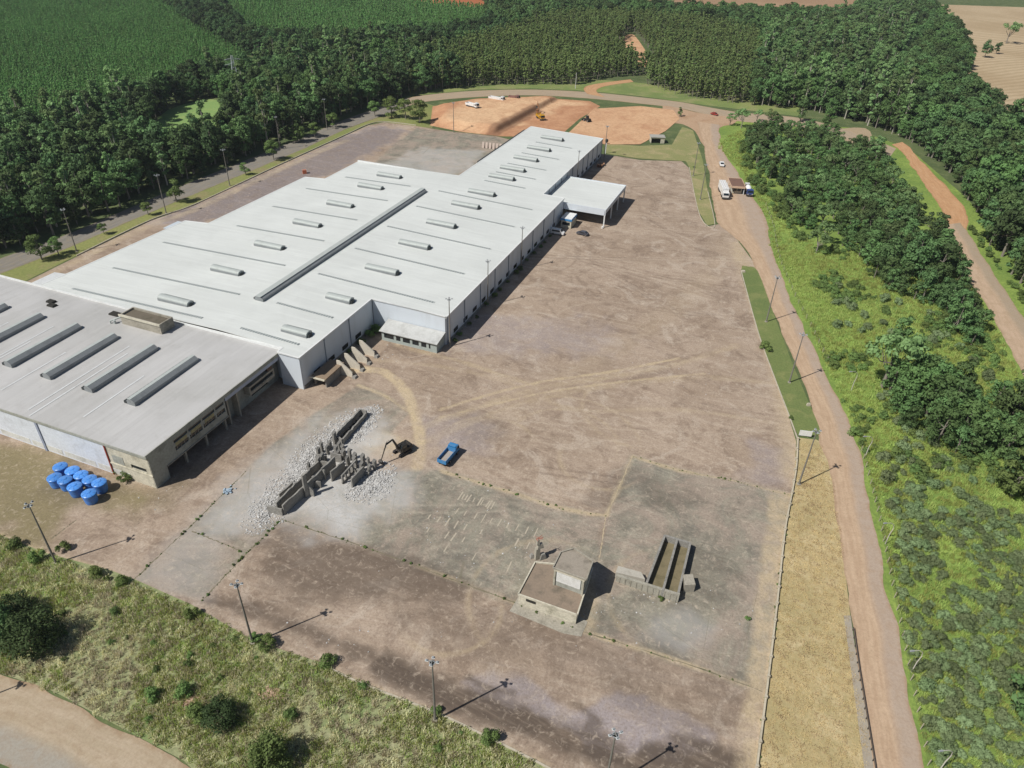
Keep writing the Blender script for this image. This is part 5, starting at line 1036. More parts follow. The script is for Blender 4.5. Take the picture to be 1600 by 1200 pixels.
# ---- trees along the back road bank
for (u, v, s, lb) in ((66, 406, .75, "bushy tree at the left end of the grass bank"), (92, 398, .6, "second bushy tree on the bank's left end"), (163, 366, .4, "small dark shrub-like tree on the grass bank"), (232, 336, .5, "low yellowish tree beside the light mast on the bank"), (276, 316, .75, "round green tree beside the light mast on the bank"), (384, 273, .45, "small tree on the narrow part of the bank"), (428, 250, .85, "round green tree half hiding the back road"), (466, 222, .8, "dark tree beside a mast on the bank"), (492, 214, .7, "second dark tree along the upper bank"),
        (520, 200, .75, "small tree on the bank near the yard's rear corner"), (612, 184, 1.0, "left tree of the group at the yard's rear corner"), (634, 186, 1.05, "middle tree of the group at the yard's rear corner"), (656, 192, 1.2, "right and largest tree of the group at the yard's rear corner"), (586, 182, .8, "tree hugging the back road before the rear corner")):
    x, y = g(u, v); tree(K_NEAR, x, y, s * 1.5, lb, "tree", name="bank_tree", sz=.85)
# ---- trees and bushes of the near meadow
for (u, v, s, K, lb, c) in ((62, 1008, 1.15, K_LOW, "big dark tree at the left edge of the meadow with a wide shadow", "tree"), (-2, 1000, 1.1, K_LOW, "tree cut by the left edge behind the big meadow tree", "tree"), (30, 962, .8, K_LOW, "smaller tree behind the big meadow tree", "tree"), (428, 1196, 1.1, K_LOWG, "bright green tree at the bottom edge beside the gravel road", "tree"), (345, 1128, .7, K_LOW, "dark low tree above the bright green one at the bottom edge", "tree"),
        (418, 1010, 1.25, K_BUSH, "green bush at the foot of the second mast", "bush"), (400, 1000, .8, K_BUSH, "small bush left of the mast foot", "bush"), (513, 1038, 1.15, K_BUSH, "green bush on the slab edge right of the second mast", "bush"), (765, 1158, 1.2, K_BUSH, "green bush on the yard edge right of the third mast", "bush"), (682, 1112, .7, K_BUSH, "tuft of green at the foot of the third mast", "bush"), (300, 962, 1.0, K_BUSH, "bush on the yard edge above the meadow", "bush"), (288, 1085, 1.1, K_BUSH, "bush in the meadow's middle", "bush"), (240, 1090, 1.0, K_BUSH, "low bush left of the middle meadow bush", "bush"), (455, 1120, .9, K_BUSH, "small bush in the lower meadow", "bush"), (310, 1120, 1.3, K_BUSH, "bush just above the gravel road", "bush"), (350, 1110, .9, K_BUSH, "bush between gravel road and bare soil heap", "bush"),
        (100, 860, 1.0, K_BUSH, "bush at the foot of the leaning left mast", "bush"), (60, 875, 1.2, K_BUSH, "bush left of the leaning left mast", "bush"), (150, 900, 1.1, K_BUSH, "bush on the meadow's upper edge", "bush"), (25, 855, 1.1, K_BUSH, "bush at the meadow's upper left corner", "bush"), (190, 912, .9, K_BUSH, "last bush of the row along the meadow's upper edge", "bush"), (1196, 546, 1.35, K_BUSH, "dark round bush at the median's yard side", "bush"), (195, 752, 1.1, K_BUSH, "weedy bush at the foot of the cream corner bay", "bush"), (182, 738, .8, K_BUSH, "weeds below the white workshop wall", "bush"),
        (1236, 655, .5, K_BUSH, "tuft at the lower end of the median", "bush"), (1084, 262, .5, K_BUSH, "tuft on the gate verge", "bush"), (1168, 968, .4, K_BUSH, "small tuft near the yard's right edge", "bush"), (1032, 937, .45, K_BUSH, "green weed below the settling tank wall", "bush"), (1068, 908, .5, K_BUSH, "weed growing at the settling tank's right side", "bush")):
    x, y = g(u, v); tree(K, x, y, s, lb, c, name="meadow_tree" if c == "tree" else None)
for i in range(16):
    x, y = fr(23.5 + rnd.uniform(-.2, .5), 34 + i * 5.6 + rnd.uniform(-2, 2)); tree(K_BUSH, x, y, rnd.uniform(.35, .8), "dark weedy bush in the shade along the foot of the hall's long side wall", "bush", "weeds along the hall wall")
for V, U, s in ((1.9, 24, .9), (2.2, 28, 1.1), (2.6, 30.5, 1.2), (4.0, 31, .8), (1.8, 14, .5), (1.7, 19, .6)):
    x, y = fr(V, U); tree(K_BUSH, x, y, s, "dark weedy bush in the shaded notch between hall wall and office annex", "bush", "weeds in the hall's notch")
MEADP = gl([(-100, 805), (0, 841), (75, 871), (170, 896), (300, 951), (395, 1004), (500, 1040), (680, 1118), (830, 1191), (980, 1268), (860, 1330), (480, 1320), (296, 1189), (180, 1131), (80, 1078), (0, 1052), (-80, 1030)])
a = scatter(MEADP, 5.2, .48, keep=lambda X, Y: vnoise(X, Y, 9, 21) > .5); cnt['mb'] = plant(K_BUSH, a, .25, .7, 26, "low bush scattered in the half dry meadow", "bush", "low meadow bushes", None)
# ---- grass blades
def tuft_kind(name, leaf, n, h, spread, blades):
    K = Kind(); K.name = name; K.vars = []
    for k in range(n):
        b = MB()
        for _ in range(blades):
            a_ = rnd.uniform(0, 6.3); r = spread * math.sqrt(rnd.random()); x, y = r * math.cos(a_), r * math.sin(a_); hh = h * rnd.uniform(.5, 1.1); w_ = .035 * rnd.uniform(.7, 1.5); d = rnd.uniform(0, 6.3); lx, ly = rnd.uniform(-.3, .3) * h, rnd.uniform(-.3, .3) * h; ca, sa = math.cos(d) * w_, math.sin(d) * w_
            b.add([(x - ca, y - sa, 0), (x + ca, y + sa, 0), (x + lx * .4 + ca * .8, y + ly * .4 + sa * .8, hh * .6), (x + lx * .4 - ca * .8, y + ly * .4 - sa * .8, hh * .6), (x + lx, y + ly, hh)], [(0, 1, 2, 3), (3, 2, 4)])
        o = b.obj(name + "_source", leaf, link=False); K.vars.append((o.data, None, o))
    return K
T_M = tuft_kind("meadow_tuft", GRASSB, 4, .55, .5, 34); T_G = tuft_kind("green_tuft", GRASSG, 4, .6, .55, 34); T_S = tuft_kind("straw_tuft", GRASST, 4, .28, .5, 26)
a = scatter(MEADP, .85, .5); mass("meadow_grass", T_M, np.stack([a[0], a[1], ngen.uniform(.6, 1.5, len(a[0]))], 1), "rough half dry grass tufts of the meadow", "grass")
gk = vnoise(a[0], a[1], 11, 31) > .42; mass("meadow_green_grass", T_G, np.stack([a[0][gk] + .3, a[1][gk] + .2, ngen.uniform(.6, 1.3, gk.sum())], 1), "greener grass tufts in the meadow's damp patches", "grass")
GS = gl([(1205, 380), (1250, 480), (1300, 590), (1340, 680), (1372, 800), (1398, 930), (1424, 1060), (1458, 1220), (1480, 1320), (1760, 1320), (1720, 1000), (1640, 700), (1560, 520), (1490, 410), (1400, 400), (1290, 390)])
GS2 = gl([(1120, 228), (1150, 205), (1190, 200), (1170, 260), (1215, 310), (1250, 365), (1300, 400), (1260, 440), (1225, 430), (1205, 385), (1202, 350), (1180, 308), (1153, 262)])
b_ = scatter(GS2, 1.5, .5); a = scatter(GS, 1.15, .5); a = tuple(np.concatenate(t) for t in zip(a, b_)); mass("scrub_grass", T_G, np.stack([a[0], a[1], ngen.uniform(.7, 1.7, len(a[0]))], 1), "tall bright green grass among the scrub right of the road", "grass")
DV = gl([(1252, 690), (1282, 694), (1300, 755), (1312, 835), (1324, 950), (1338, 1060), (1360, 1200), (1372, 1290), (1184, 1290), (1188, 1200), (1206, 1050), (1220, 930), (1232, 830), (1246, 740)])
a = scatter(DV, .8, .5); mass("straw_grass", T_S, np.stack([a[0], a[1], ngen.uniform(.6, 1.3, len(a[0]))], 1), "short straw coloured grass of the dry verge", "grass")
W = []
for px, n in (([(210, 905), (300, 820), (385, 736)], 46), ([(316, 938), (380, 870), (440, 812)], 50), ([(440, 812), (540, 845), (640, 880), (800, 940), (905, 985), (1080, 1040), (1190, 1080)], 70), ([(988, 713), (1060, 735), (1150, 752), (1236, 775)], 60), ([(690, 736), (800, 770), (880, 795), (947, 806)], 30), ([(300, 830), (378, 862)], 16), ([(1182, 1200), (1201, 1050), (1215, 930), (1226, 830), (1238, 766)], 60)):
    P = resample(gl(px), 400)
    for _ in range(n): p = P[rnd.randrange(400)]; W.append((p[0] + rnd.gauss(0, .15), p[1] + rnd.gauss(0, .15), rnd.choice((.05, .06, .08, .1, .14, .24))))
mass("joint_weeds", K_BUSH, W, "small weeds growing out of the slab joints and along the yard wall", "weeds")
print("PLANTS", cnt)
# ================================================================== THINGS
def paint(name, c, rough=.35, dirt=.25): return worn(name, c, "#7d6f60", dirt, .8, rough, vary=.08)
P_WHITE = paint("white_paint", "#e6e6e4"); P_BLUE = worn("truck_blue", "#3b82b8", "#8d8a80", .55, .9, .45, vary=.1); P_DARK = paint("dark_paint", "#33363a"); P_YEL = paint("machine_yellow", "#c99a2e"); P_BLK = paint("black_machine", "#2c2b29", .5, .35); P_RED = paint("red_paint", "#9a3b34"); P_ORG = paint("digger_orange", "#9c6f4c")
TYRE = worn("tyre_rubber", "#26262a", "#6b5c4c", .4, 2, .9); STEELD = worn("dark_steel", "#4b4a48", "#7d6a58", .4, 1.5, .7); BEDIN = worn("bed_steel", "#a89f96", "#7d6f60", .5, .9, .7); MASTC = worn("mast_concrete", "#7e7a72", "#54504a", .5, .8, .9); LAMPM = worn("lamp_housing", "#94989a", "#7b7c7c", .3, 2, .4); LENS = NM("lamp_lens", .15, 0, .5); LENS.col(hexc("#cfd4d4")); LENS = LENS.m
HEADL = NM("headlight_lens", .1, 0, .6); HEADL.col(hexc("#d9dcd6")); HEADL = HEADL.m
def heading(a, b):
    """turn (about z) that points local +y from ground point a to b"""
    return -math.atan2(b[0] - a[0], b[1] - a[1])
def wheels(par, spec, r, wd, mat=TYRE):
    for x, y in spec:
        o = MB().wheel(x, y, r, wd).obj("wheel", mat, par, smooth=True); MB().wheel(x, y, r * .5, wd + .03, n=10).obj("hub", BEDIN, o)
        o2 = o.children[0]; o2.data.transform(Matrix.Translation((0, 0, r * .5)))
def lorry(loc, rz_, label, cabc, kind, group=None, scale=1.0, L=7.4):
    e = empty({"tip": "dump_truck", "mixer": "mixer_truck", "box": "semi_truck"}[kind], loc, rz_, label, {"tip": "dump truck", "mixer": "mixer truck", "box": "truck"}[kind], group); e.scale = (scale,) * 3
    f = L / 2; cab0 = f - 1.75
    ch = MB(); ch.box(-.5, .5, -f + .2, f - .3, .6, .95); ch.box(-1.15, 1.15, f - .25, f, .45, .95); ch.obj("chassis", STEELD, e)
    cb = MB(); cb.extrude_x([(cab0, .95), (f - .03, .95), (f, 1.75), (f - .28, 2.75), (f - .55, 2.85), (cab0, 2.85)], -1.2, 1.2); cab = cb.obj("cab", cabc, e, bevel=.06)
    ws_ = MB(); ws_.add([(-1.08, f + .02, 1.8), (1.08, f + .02, 1.8), (1.0, f - .245, 2.65), (-1.0, f - .245, 2.65)], [(0, 1, 2, 3)]); ws_.obj("windscreen", GLASS, cab)
    for s in (-1, 1):
        w_ = MB(); w_.box(s * 1.2 - .012, s * 1.2 + .012, cab0 + .45, f - .4, 1.8, 2.55); w_.obj("side_window", GLASS, cab)
        MB().box(s * .85 - .2, s * .85 + .2, f, f + .03, 1.05, 1.28).obj("headlight", HEADL, cab)
        MB().box(s * 1.28 - .05, s * 1.28 + .08, f - .5, f - .35, 1.7, 2.4).obj("mirror", P_DARK, cab)
    if kind == "tip":
        b0, b1 = -f, cab0 - .2; bd = MB()
        bd.box(-1.25, 1.25, b0, b1, 1.1, 1.25); bd.box(-1.25, -1.15, b0, b1, 1.25, 2.25); bd.box(1.15, 1.25, b0, b1, 1.25, 2.25); bd.box(-1.15, 1.15, b1 - .1, b1, 1.25, 2.6); bd.box(-1.15, 1.15, b0, b0 + .1, 1.25, 2.2)
        for y in np.linspace(b0 + .4, b1 - .4, 5): bd.box(-1.33, -1.25, y - .06, y + .06, 1.12, 2.2); bd.box(1.25, 1.33, y - .06, y + .06, 1.12, 2.2)
        bd = bd.obj("tipper_bed", cabc, e); MB().box(-1.14, 1.14, b0 + .11, b1 - .11, 1.26, 1.34).obj("bed_floor", BEDIN, bd)
        MB().box(-1.0, 1.0, b1 + .01, cab0 + .9, 2.88, 2.98).obj("cab_guard", cabc, bd)
        wheels(e, [(s * 1.0, y) for s in (-1, 1) for y in (f - .95, -f + 2.2, -f + 1.0)], .5, .5)
    elif kind == "mixer":
        d = MB(); pr = [(.35, 0), (.8, .25), (1.15, 1.2), (1.2, 2.3), (.9, 3.4), (.5, 4.1), (.42, 4.2)]; d.lathe(pr, n=20); o = d.obj("drum", P_WHITE, e, smooth=True)
        o.location = (0, cab0 - .6, 1.75); o.rotation_euler = (math.radians(78), 0, 0)
        h = MB(); h.box(-.7, .7, -f + .1, -f + .9, 2.6, 3.3, 0, (-.2, -.2)); h.box(-.25, .25, -f - .5, -f + .3, 1.2, 2.4, 0, (.05, .1)); h.obj("hopper", P_WHITE, e)
        MB().box(-.9, .9, -f + .3, -f + .6, .95, 2.4).obj("drum_support", STEELD, e)
        wheels(e, [(s * 1.0, y) for s in (-1, 1) for y in (f - .95, -f + 2.4, -f + 1.2)], .5, .5)
    else:
        b0, b1 = -f, cab0 - .6; t = MB(); t.box(-1.28, 1.28, b0, b1, 1.15, 3.85); t = t.obj("trailer_box", P_WHITE, e, bevel=.05)
        r = MB()
        for x in (-.8, 0, .8): r.box(x - .05, x + .05, b0 + .1, b1 - .1, 3.86, 3.91)
        r.obj("roof_rib", BEDIN, t); k = MB(); k.box(-1.24, 1.24, b0 + .5, b1 - .5, .75, 1.14); k.obj("side_skirt", P_DARK, t)
        wheels(e, [(s * 1.0, y) for s in (-1, 1) for y in (f - .95, f - 3.2, -f + 1.0, -f + 2.2, -f + 3.4)], .5, .5)
        MB().box(-1.0, 1.0, cab0 + .1, f - .7, 2.87, 3.5, 0, (.1, .3)).obj("wind_deflector", cabc, cab)
    return e
def xy(u, v, z=.03): return g(u, v) + (z,)
lorry(xy(701, 717), heading(g(692, 727), g(711, 705)), "bright blue dump truck with an empty bed standing in the yard", P_BLUE, "tip", L=7.0, scale=.84)
lorry(xy(1129.5, 304, .06), heading(g(1124, 292), g(1135, 318)), "white box semi truck waiting on the left of the brown roofed gatehouse", P_WHITE, "box", L=13.0)
lorry(xy(1168, 303, .06), heading(g(1163, 295), g(1173, 312)), "concrete mixer truck with dark blue cab on the right of the gatehouse", paint("mixer_blue", "#3a4f86"), "mixer", L=7.8)
lorry(g(738, 176) + (2.6,), heading(g(728, 172), g(750, 178)), "white dump truck alone in the middle of the red earthworks", P_WHITE, "tip", "trucks on the earthworks", L=8.4)
lorry(g(776, 163) + (1.7,), heading(g(764, 161), g(788, 165)), "white dump truck by the rear edge of the earthworks", P_WHITE, "tip", "trucks on the earthworks", L=9.5)
lorry(g(803, 161) + (1.5,), heading(g(795, 160), g(812, 162)), "dirty red dump truck by the rear edge of the earthworks", paint("faded_red", "#8d6a62"), "tip", "trucks on the earthworks", L=6.4)
lorry(g(844, 187) + (.25,), heading(g(838, 182), g(850, 191)), "yellow bodied dump truck with blue cab beside the orange digger", P_YEL, "tip", "trucks on the earthworks", L=7.5)
def digger(loc, rz_, label, c, boom=((1.0, 1.7), (3.0, 4.6), (5.6, 4.0)), stick=(6.9, 1.4), s=1.0, under=0.0):
    e = empty("excavator", loc, rz_, label, "excavator"); e.scale = (s,) * 3
    for sx in (-1, 1):
        b = MB(); b.extrude_x([(-1.9, .25), (-1.6, 0), (1.6, 0), (1.95, .3), (1.95, .55), (1.6, .85), (-1.6, .85), (-1.9, .6)], sx * 1.1 - .28, sx * 1.1 + .28); t = b.obj("track", TYRE, e)
        b = MB(); b.box(sx * 1.4 - .02, sx * 1.4 + .03, -1.4, 1.4, .25, .6); b.obj("track_frame", STEELD, t)
    MB().box(-.85, .85, -.9, .9, .4, .95).obj("undercarriage", STEELD, e)
    h = MB(); h.box(-1.3, 1.3, -2.1, .9, 1.0, 1.9); h.box(-1.25, 1.25, -2.35, -1.3, 1.05, 2.15, 0, (.1, .15)); h.box(.1, 1.25, -1.3, .6, 1.9, 2.1); ho = h.obj("house", c, e, bevel=.05)
    cb = MB(); cb.extrude_x([(-.5, 1.9), (.95, 1.9), (1.15, 2.3), (.85, 3.05), (-.5, 3.05)], -1.28, -.35); cab = cb.obj("cab", c, e, bevel=.04)
    w_ = MB(); w_.add([(-1.2, 1.17, 2.3), (-.43, 1.17, 2.3), (-.43, .88, 3.0), (-1.2, .88, 3.0)], [(0, 1, 2, 3)]); w_.box(-1.3, -1.285, -.35, .75, 2.25, 2.95); w_.obj("window", GLASS, cab)
    b = MB(); pts = [Vector((.15, y, z)) for y, z in boom]
    for p, q_ in zip(pts[:-1], pts[1:]): b.tube([p, p.lerp(q_, .5), q_], [.24, .3, .24], 4)
    b.obj("boom", c, e)
    k = pts[-1]; tip = Vector((.15, stick[0], stick[1])); b = MB(); b.tube([k + (k - tip).normalized() * .8, k, tip], [.12, .22, .14], 4); b.obj("stick", c, e)
    b = MB(); b.tube([(.45, boom[0][0] + .4, 1.2), (.42, (boom[0][0] + boom[1][0]) / 2, (boom[0][1] + boom[1][1]) / 2 + .2)], .09, 6); b.tube([(.15, (boom[1][0] + boom[2][0]) / 2, boom[1][1] + .5), (.15, k.y + .2, k.z + .45)], .08, 6); b.obj("hydraulic_ram", BEDIN, e)
    bk = MB(); bk.extrude_x([(tip.y - .15, tip.z + .1), (tip.y + .45, tip.z - .1), (tip.y + .5, tip.z - .6), (tip.y + .05, tip.z - 1.05), (tip.y - .5, tip.z - .9), (tip.y - .15, tip.z - .55)], -.4, .7); bk.obj("bucket", STEELD, e)
    return e
digger(xy(629, 707), heading(g(629, 707), g(596, 727)), "black tracked excavator with its boom over the demolished block", P_BLK, ((1.0, 1.7), (2.6, 5.4), (4.6, 5.0)), (6.4, 1.3), .88)
digger(g(841, 181) + (.5,), heading(g(836, 181), g(829, 168)), "orange digger with raised boom on the rim of the cut", P_ORG, ((1.0, 1.7), (2.8, 5.0), (5.0, 5.6)), (6.6, 3.2), .95)
lo_ = empty("wheel_loader", xy(917, 190), heading(g(917, 190), g(905, 186)), "dark wheel loader parked on the edge of the orange dirt lot", "loader")
b = MB(); b.box(-.8, .8, -2.2, .2, .8, 1.8, 0, (.05, .15)); b.box(-.6, .6, .2, 1.6, .7, 1.3); b.obj("body", P_BLK, lo_); b = MB(); b.box(-.7, .7, -.7, .5, 1.8, 3.0, 0, (.1, .1)); b.obj("cab", P_DARK, lo_)
b = MB(); b.extrude_x([(2.6, .1), (3.7, .1), (3.6, .3), (2.9, .35), (2.8, 1.1), (2.6, 1.1)], -1.2, 1.2); b.obj("bucket", STEELD, lo_); b = MB(); b.tube([(.5, 1.0, 1.3), (.5, 2.7, .6)], .12, 5); b.tube([(-.5, 1.0, 1.3), (-.5, 2.7, .6)], .12, 5); b.obj("lift_arm", P_BLK, lo_)
wheels(lo_, [(s * .95, y) for s in (-1, 1) for y in (-1.4, 1.2)], .7, .5)
def car(loc, rz_, label, c, kind, cat):
    e = empty({"van": "parked_van", "car": "parked_car", "pickup": "parked_pickup"}[kind], loc, rz_, label, cat)
    prof = {"car": [(-2.1, .35), (2.1, .35), (2.15, .7), (1.2, .92), (.45, 1.42), (-1.1, 1.45), (-1.75, .98), (-2.15, .9)],
            "van": [(-2.4, .35), (2.4, .35), (2.45, .95), (1.7, 1.2), (1.1, 1.95), (-2.3, 2.05), (-2.4, 1.9)],
            "pickup": [(-2.5, .4), (2.5, .4), (2.55, .9), (1.6, 1.1), (.9, 1.75), (-.5, 1.78), (-.6, 1.1), (-2.5, 1.1)]}[kind]
    b = MB(); b.extrude_x(prof, -.88, .88); bo = b.obj("body", c, e, bevel=.06)
    gl_ = MB()
    if kind == "car": gl_.add([(-.75, 1.17, .97), (.75, 1.17, .97), (.68, .5, 1.4), (-.68, .5, 1.4)], [(0, 1, 2, 3)]); rear = [(-.7, -1.72, 1.02), (.7, -1.72, 1.02), (.65, -1.15, 1.42), (-.65, -1.15, 1.42)]; sidey = (-1.0, .6, .98, 1.33)
    elif kind == "van": gl_.add([(-.75, 1.68, 1.26), (.75, 1.68, 1.26), (.72, 1.14, 1.9), (-.72, 1.14, 1.9)], [(0, 1, 2, 3)]); rear = [(-.7, -2.43, 1.3), (.7, -2.43, 1.3), (.7, -2.37, 1.85), (-.7, -2.37, 1.85)]; sidey = (-1.9, 1.0, 1.25, 1.8)
    else: gl_.add([(-.75, 1.6, 1.14), (.75, 1.6, 1.14), (.7, .95, 1.7), (-.7, .95, 1.7)], [(0, 1, 2, 3)]); rear = [(-.7, -.62, 1.2), (.7, -.62, 1.2), (.7, -.53, 1.7), (-.7, -.53, 1.7)]; sidey = (-.4, .9, 1.15, 1.62)
    for o_ in gl_.v: pass
    gl_.v = [(x, y + .02, z + .02) for x, y, z in gl_.v]; gl_.obj("windscreen", GLASS, bo); r_ = MB(); r_.add(rear, [(3, 2, 1, 0)]); r_.obj("rear_window", GLASS, bo)
    for s in (-1, 1):
        MB().box(s * .88 - .012, s * .88 + .012, sidey[0], sidey[1], sidey[2], sidey[3]).obj("side_window", GLASS, bo)
        f = max(p[0] for p in prof); MB().box(s * .62 - .16, s * .62 + .16, f - .04, f + .015, .6, .75).obj("headlight", HEADL, bo)
    if kind == "pickup": MB().box(-.75, .75, -2.4, -.7, 1.101, 1.12).obj("load_bed", STEELD, bo)
    wheels(e, [(s * .8, y) for s in (-1, 1) for y in (1.35, -1.4)], .34, .22); return e
car(xy(871, 366), heading(g(860, 364), g(884, 368)), "white van parked at the foot of the hall wall near the blue banded kiosk", P_WHITE, "van", "van")
car(xy(910, 367), heading(g(918, 369), g(900, 365)), "dark car parked in the open yard by the loading canopy", paint("car_grey", "#4a4c55"), "car", "car")
car(xy(1127, 259, .06), heading(g(1124, 250), g(1131, 268)), "white pickup waiting on the gate road beyond the gatehouse", P_WHITE, "pickup", "pickup")
car(xy(1116, 180, .06), heading(g(1108, 178), g(1124, 182)), "dark red car turning at the road junction", P_RED, "car", "car")

# ------------------------------------------------------------------ floodlight masts
def mast(name="light_mast", h=14.2):
    e = empty(name)
    MB().tube([(0, 0, -.3), (0, 0, h * .5), (0, 0, h)], [.2, .15, .09], 8).obj("pole", MASTC, e, smooth=True)
    b = MB(); b.lathe([(.42, h - .5), (.42, h - .44), (.3, h - .44), (.3, h - .5)], n=14); b.tube([(-.75, 0, h - .2), (.75, 0, h - .2)], .05, 6); b.tube([(0, -.6, h - .2), (0, .6, h - .2)], .05, 6); b.obj("crossarm", LAMPM, e)
    for x, y in ((-.75, 0), (.75, 0), (0, -.6), (0, .6)):
        l = MB(); l.box(x - .16, x + .16, y - .12, y + .12, h - .18, h + .04, 0, (.04, .04)); o = l.obj("lamp", LAMPM, e); MB().box(x - .22, x + .22, y - .17, y + .17, h - .21, h - .182).obj("lens", LENS, o)
    MB().box(-.35, .35, -.35, .35, -.05, .22).obj("footing", CONC, e); return e
proto = mast(); first = True
def place_mast(x, y, label, grp, lean=0.0, s=1.0):
    global first
    o = proto if first else dup(proto); first = False
    o.location = (x, y, .02); o.rotation_euler = (lean, 0, rnd.uniform(0, 3)); o.scale = (s, s, s); tag(o, label, "light mast", grp); return o
for (u, v, lb) in ((120, 393, "light mast on the grass bank nearest the left edge"), (260, 334, "second light mast on the grass bank from the left"), (359, 290, "third light mast on the grass bank from the left"), (438, 233, "light mast on the bank standing before the dark wood, fourth from the left"), (511, 202, "light mast among the bank's upper trees"), (709, 207, "light mast on the rear yard edge in front of the earthworks")):
    place_mast(*g(u, v), lb, "masts along the back of the site")
for (u, v, lb) in ((88, 880, "light mast on the meadow edge below the blue water tanks"), (395, 1005, "light mast beside a green bush on the yard's lower edge"), (680, 1125, "light mast at the bottom centre with its lamps seen from above"), (944, 1236, "light mast cut by the bottom edge of the view"), (-118, 1128, "light mast left of the frame casting its shadow on the gravel road")):
    place_mast(*g(u, v), lb, "masts along the lower yard edge")
for (V, U, lb) in ((23.8, 32.3, "light mast at the hall corner beside the office annex"), (23.8, 57.2, "second light mast along the hall's long side wall"), (23.8, 84.0, "third light mast along the hall's long side wall"), (15.8, 168, "light mast against the rear wing wall beyond the canopy"), (15.9, 209.5, "light mast at the far end corner of the rear wing")):
    place_mast(*fr(V, U), lb, "masts along the hall")
for (u, v, lb) in ((1197, 503, "upper light mast on the grass median"), (1233, 598, "lower light mast on the grass median"), (1248, 757, "light mast on the dry verge below the white sign board"), (1083, 275, "light mast on the gate verge beside the white pickup's lane"), (1094, 312, "light mast on the gate verge opposite the white semi truck")):
    place_mast(*g(u, v), lb, "masts along the access road")
# arched lamp posts on the right of the access road
def arch_lamp():
    e = empty("arched_lamp"); pts = [(0, 0, -.2), (0, 0, 2.6), (.25, 0, 4.0), (.05, 0, 5.0), (-.7, 0, 5.6), (-1.7, 0, 5.7)]
    MB().tube(pts, [.09, .08, .07, .06, .055, .05], 8).obj("post", worn("pale_post", "#c2beb2", "#8e897c", .4, 1, .8), e, smooth=True); MB().box(-2.3, -1.6, -.13, .13, 5.62, 5.78, 0, (.05, .03)).obj("lamp_head", LAMPM, e); return e
ap = arch_lamp()
for i, (u, v, lb) in enumerate(((1352, 713, "arched pale lamp post nearest the median's end across the road"), (1383, 850, "arched pale lamp post beside the scrub in the middle of the road's right side"), (1424, 1050, "arched pale lamp post beside the lower guard rail"), (1330, 610, "arched pale lamp post by the pale side track"), (1467, 1205, "arched pale lamp post at the bottom edge"))):
    o = ap if i == 0 else dup(ap); o.location = g(u, v) + (0,); o.rotation_euler = (0, 0, .15); tag(o, lb, "lamp post", "arched lamp posts right of the road")

# ------------------------------------------------------------------ blue water tanks
P_TANK = NM("tank_blue", .32, 0, .5); P_TANK.col(P_TANK.hsv(P_TANK.mix(P_TANK.ramp(P_TANK.noise(1.2, 5), .4, .75, 0, .45), hexc("#2f7bd2"), hexc("#4a7196")), .5, .95, P_TANK.ramp(P_TANK.rand(), 0, 1, .82, 1.12))); P_TANK = P_TANK.m
P_LID = NM("lid_blue", .28, 0, .5); P_LID.col(P_LID.hsv(P_LID.mix(P_LID.ramp(P_LID.noise(1.5, 5), .4, .75, 0, .5), hexc("#3c8ce0"), hexc("#6f93b5")), .5, .95, P_LID.ramp(P_LID.rand(), 0, 1, .85, 1.12))); P_LID = P_LID.m
tk = empty("water_tank"); pr = [(1.06, 0), (1.1, .25)]
for k in range(4): z = .3 + k * .42; r = 1.12 + .045 * k; pr += [(r, z), (r + .04, z + .06), (r + .04, z + .14), (r + .01, z + .2)]
pr += [(1.34, 2.02), (1.38, 2.05), (1.38, 2.14), (1.3, 2.16)]
MB().lathe(pr, n=28).obj("body", P_TANK, tk, smooth=True)
MB().lathe([(1.33, 2.16), (1.35, 2.26), (1.2, 2.36), (.7, 2.5), (.4, 2.52), (.38, 2.6), (.3, 2.62)], n=28).obj("lid", P_LID, tk, smooth=True)
rb2 = MB()
for k in range(8):
    a_ = k * PI / 4; rb2.wall((.42 * math.cos(a_), .42 * math.sin(a_)), (1.25 * math.cos(a_), 1.25 * math.sin(a_)), 2.4, 2.56, .08, zq=2.37)
rb2.obj("lid_rib", P_TANK, tk)
for i, (u, v, lb) in enumerate(((93, 727, "blue water tank at the rear left corner of the cluster"), (112, 733, "second blue water tank in the rear row from the left"), (125.5, 740, "middle blue water tank of the rear row"), (139, 747, "fourth blue water tank in the rear row from the left"), (154, 752, "blue water tank at the right end of the rear row"), (84, 744, "blue water tank at the left end of the front row"), (100.5, 748, "second blue water tank in the front row from the left"), (115.5, 758, "third blue water tank in the front row from the left"), (138, 769, "blue water tank at the right end of the front row, nearest the viewer"))):
    o = tk if i == 0 else dup(tk); o.location = g(u, v, 2.5) + (.02,); o.rotation_euler = (0, 0, rnd.uniform(0, 3)); tag(o, lb, "water tank", "blue water tanks by the workshop")

# ------------------------------------------------------------------ gatehouse, small buildings
gh = empty("gatehouse", xy(1149, 299, .05), heading(g(1144, 290), g(1153, 311)), "gatehouse with a flat brown roof standing between the two lanes", "gatehouse")
MB().box(-2.7, 2.7, -6.2, 4.2, 3.0, 3.35).obj("roof", worn("brown_roof", "#7a5f52", "#5a463d", .5, .4, .9), gh)
b = MB(); b.box(-2.8, 2.8, 4.21, 4.4, 2.7, 3.5); b.box(-2.8, 2.8, -6.4, -6.21, 2.7, 3.5); b.box(2.71, 2.85, -6.2, 4.2, 2.75, 3.45); b.box(-2.85, -2.71, -6.2, 4.2, 2.75, 3.45); b.obj("roof_edge", worn("peach_fascia", "#d3b59a", "#a58a72", .4, .6, .8), gh)
b = MB(); b.box(-1.9, 1.9, -3.2, 2.6, 0, 1.0); b.box(-1.9, 1.9, -3.2, 2.6, 2.2, 2.98)
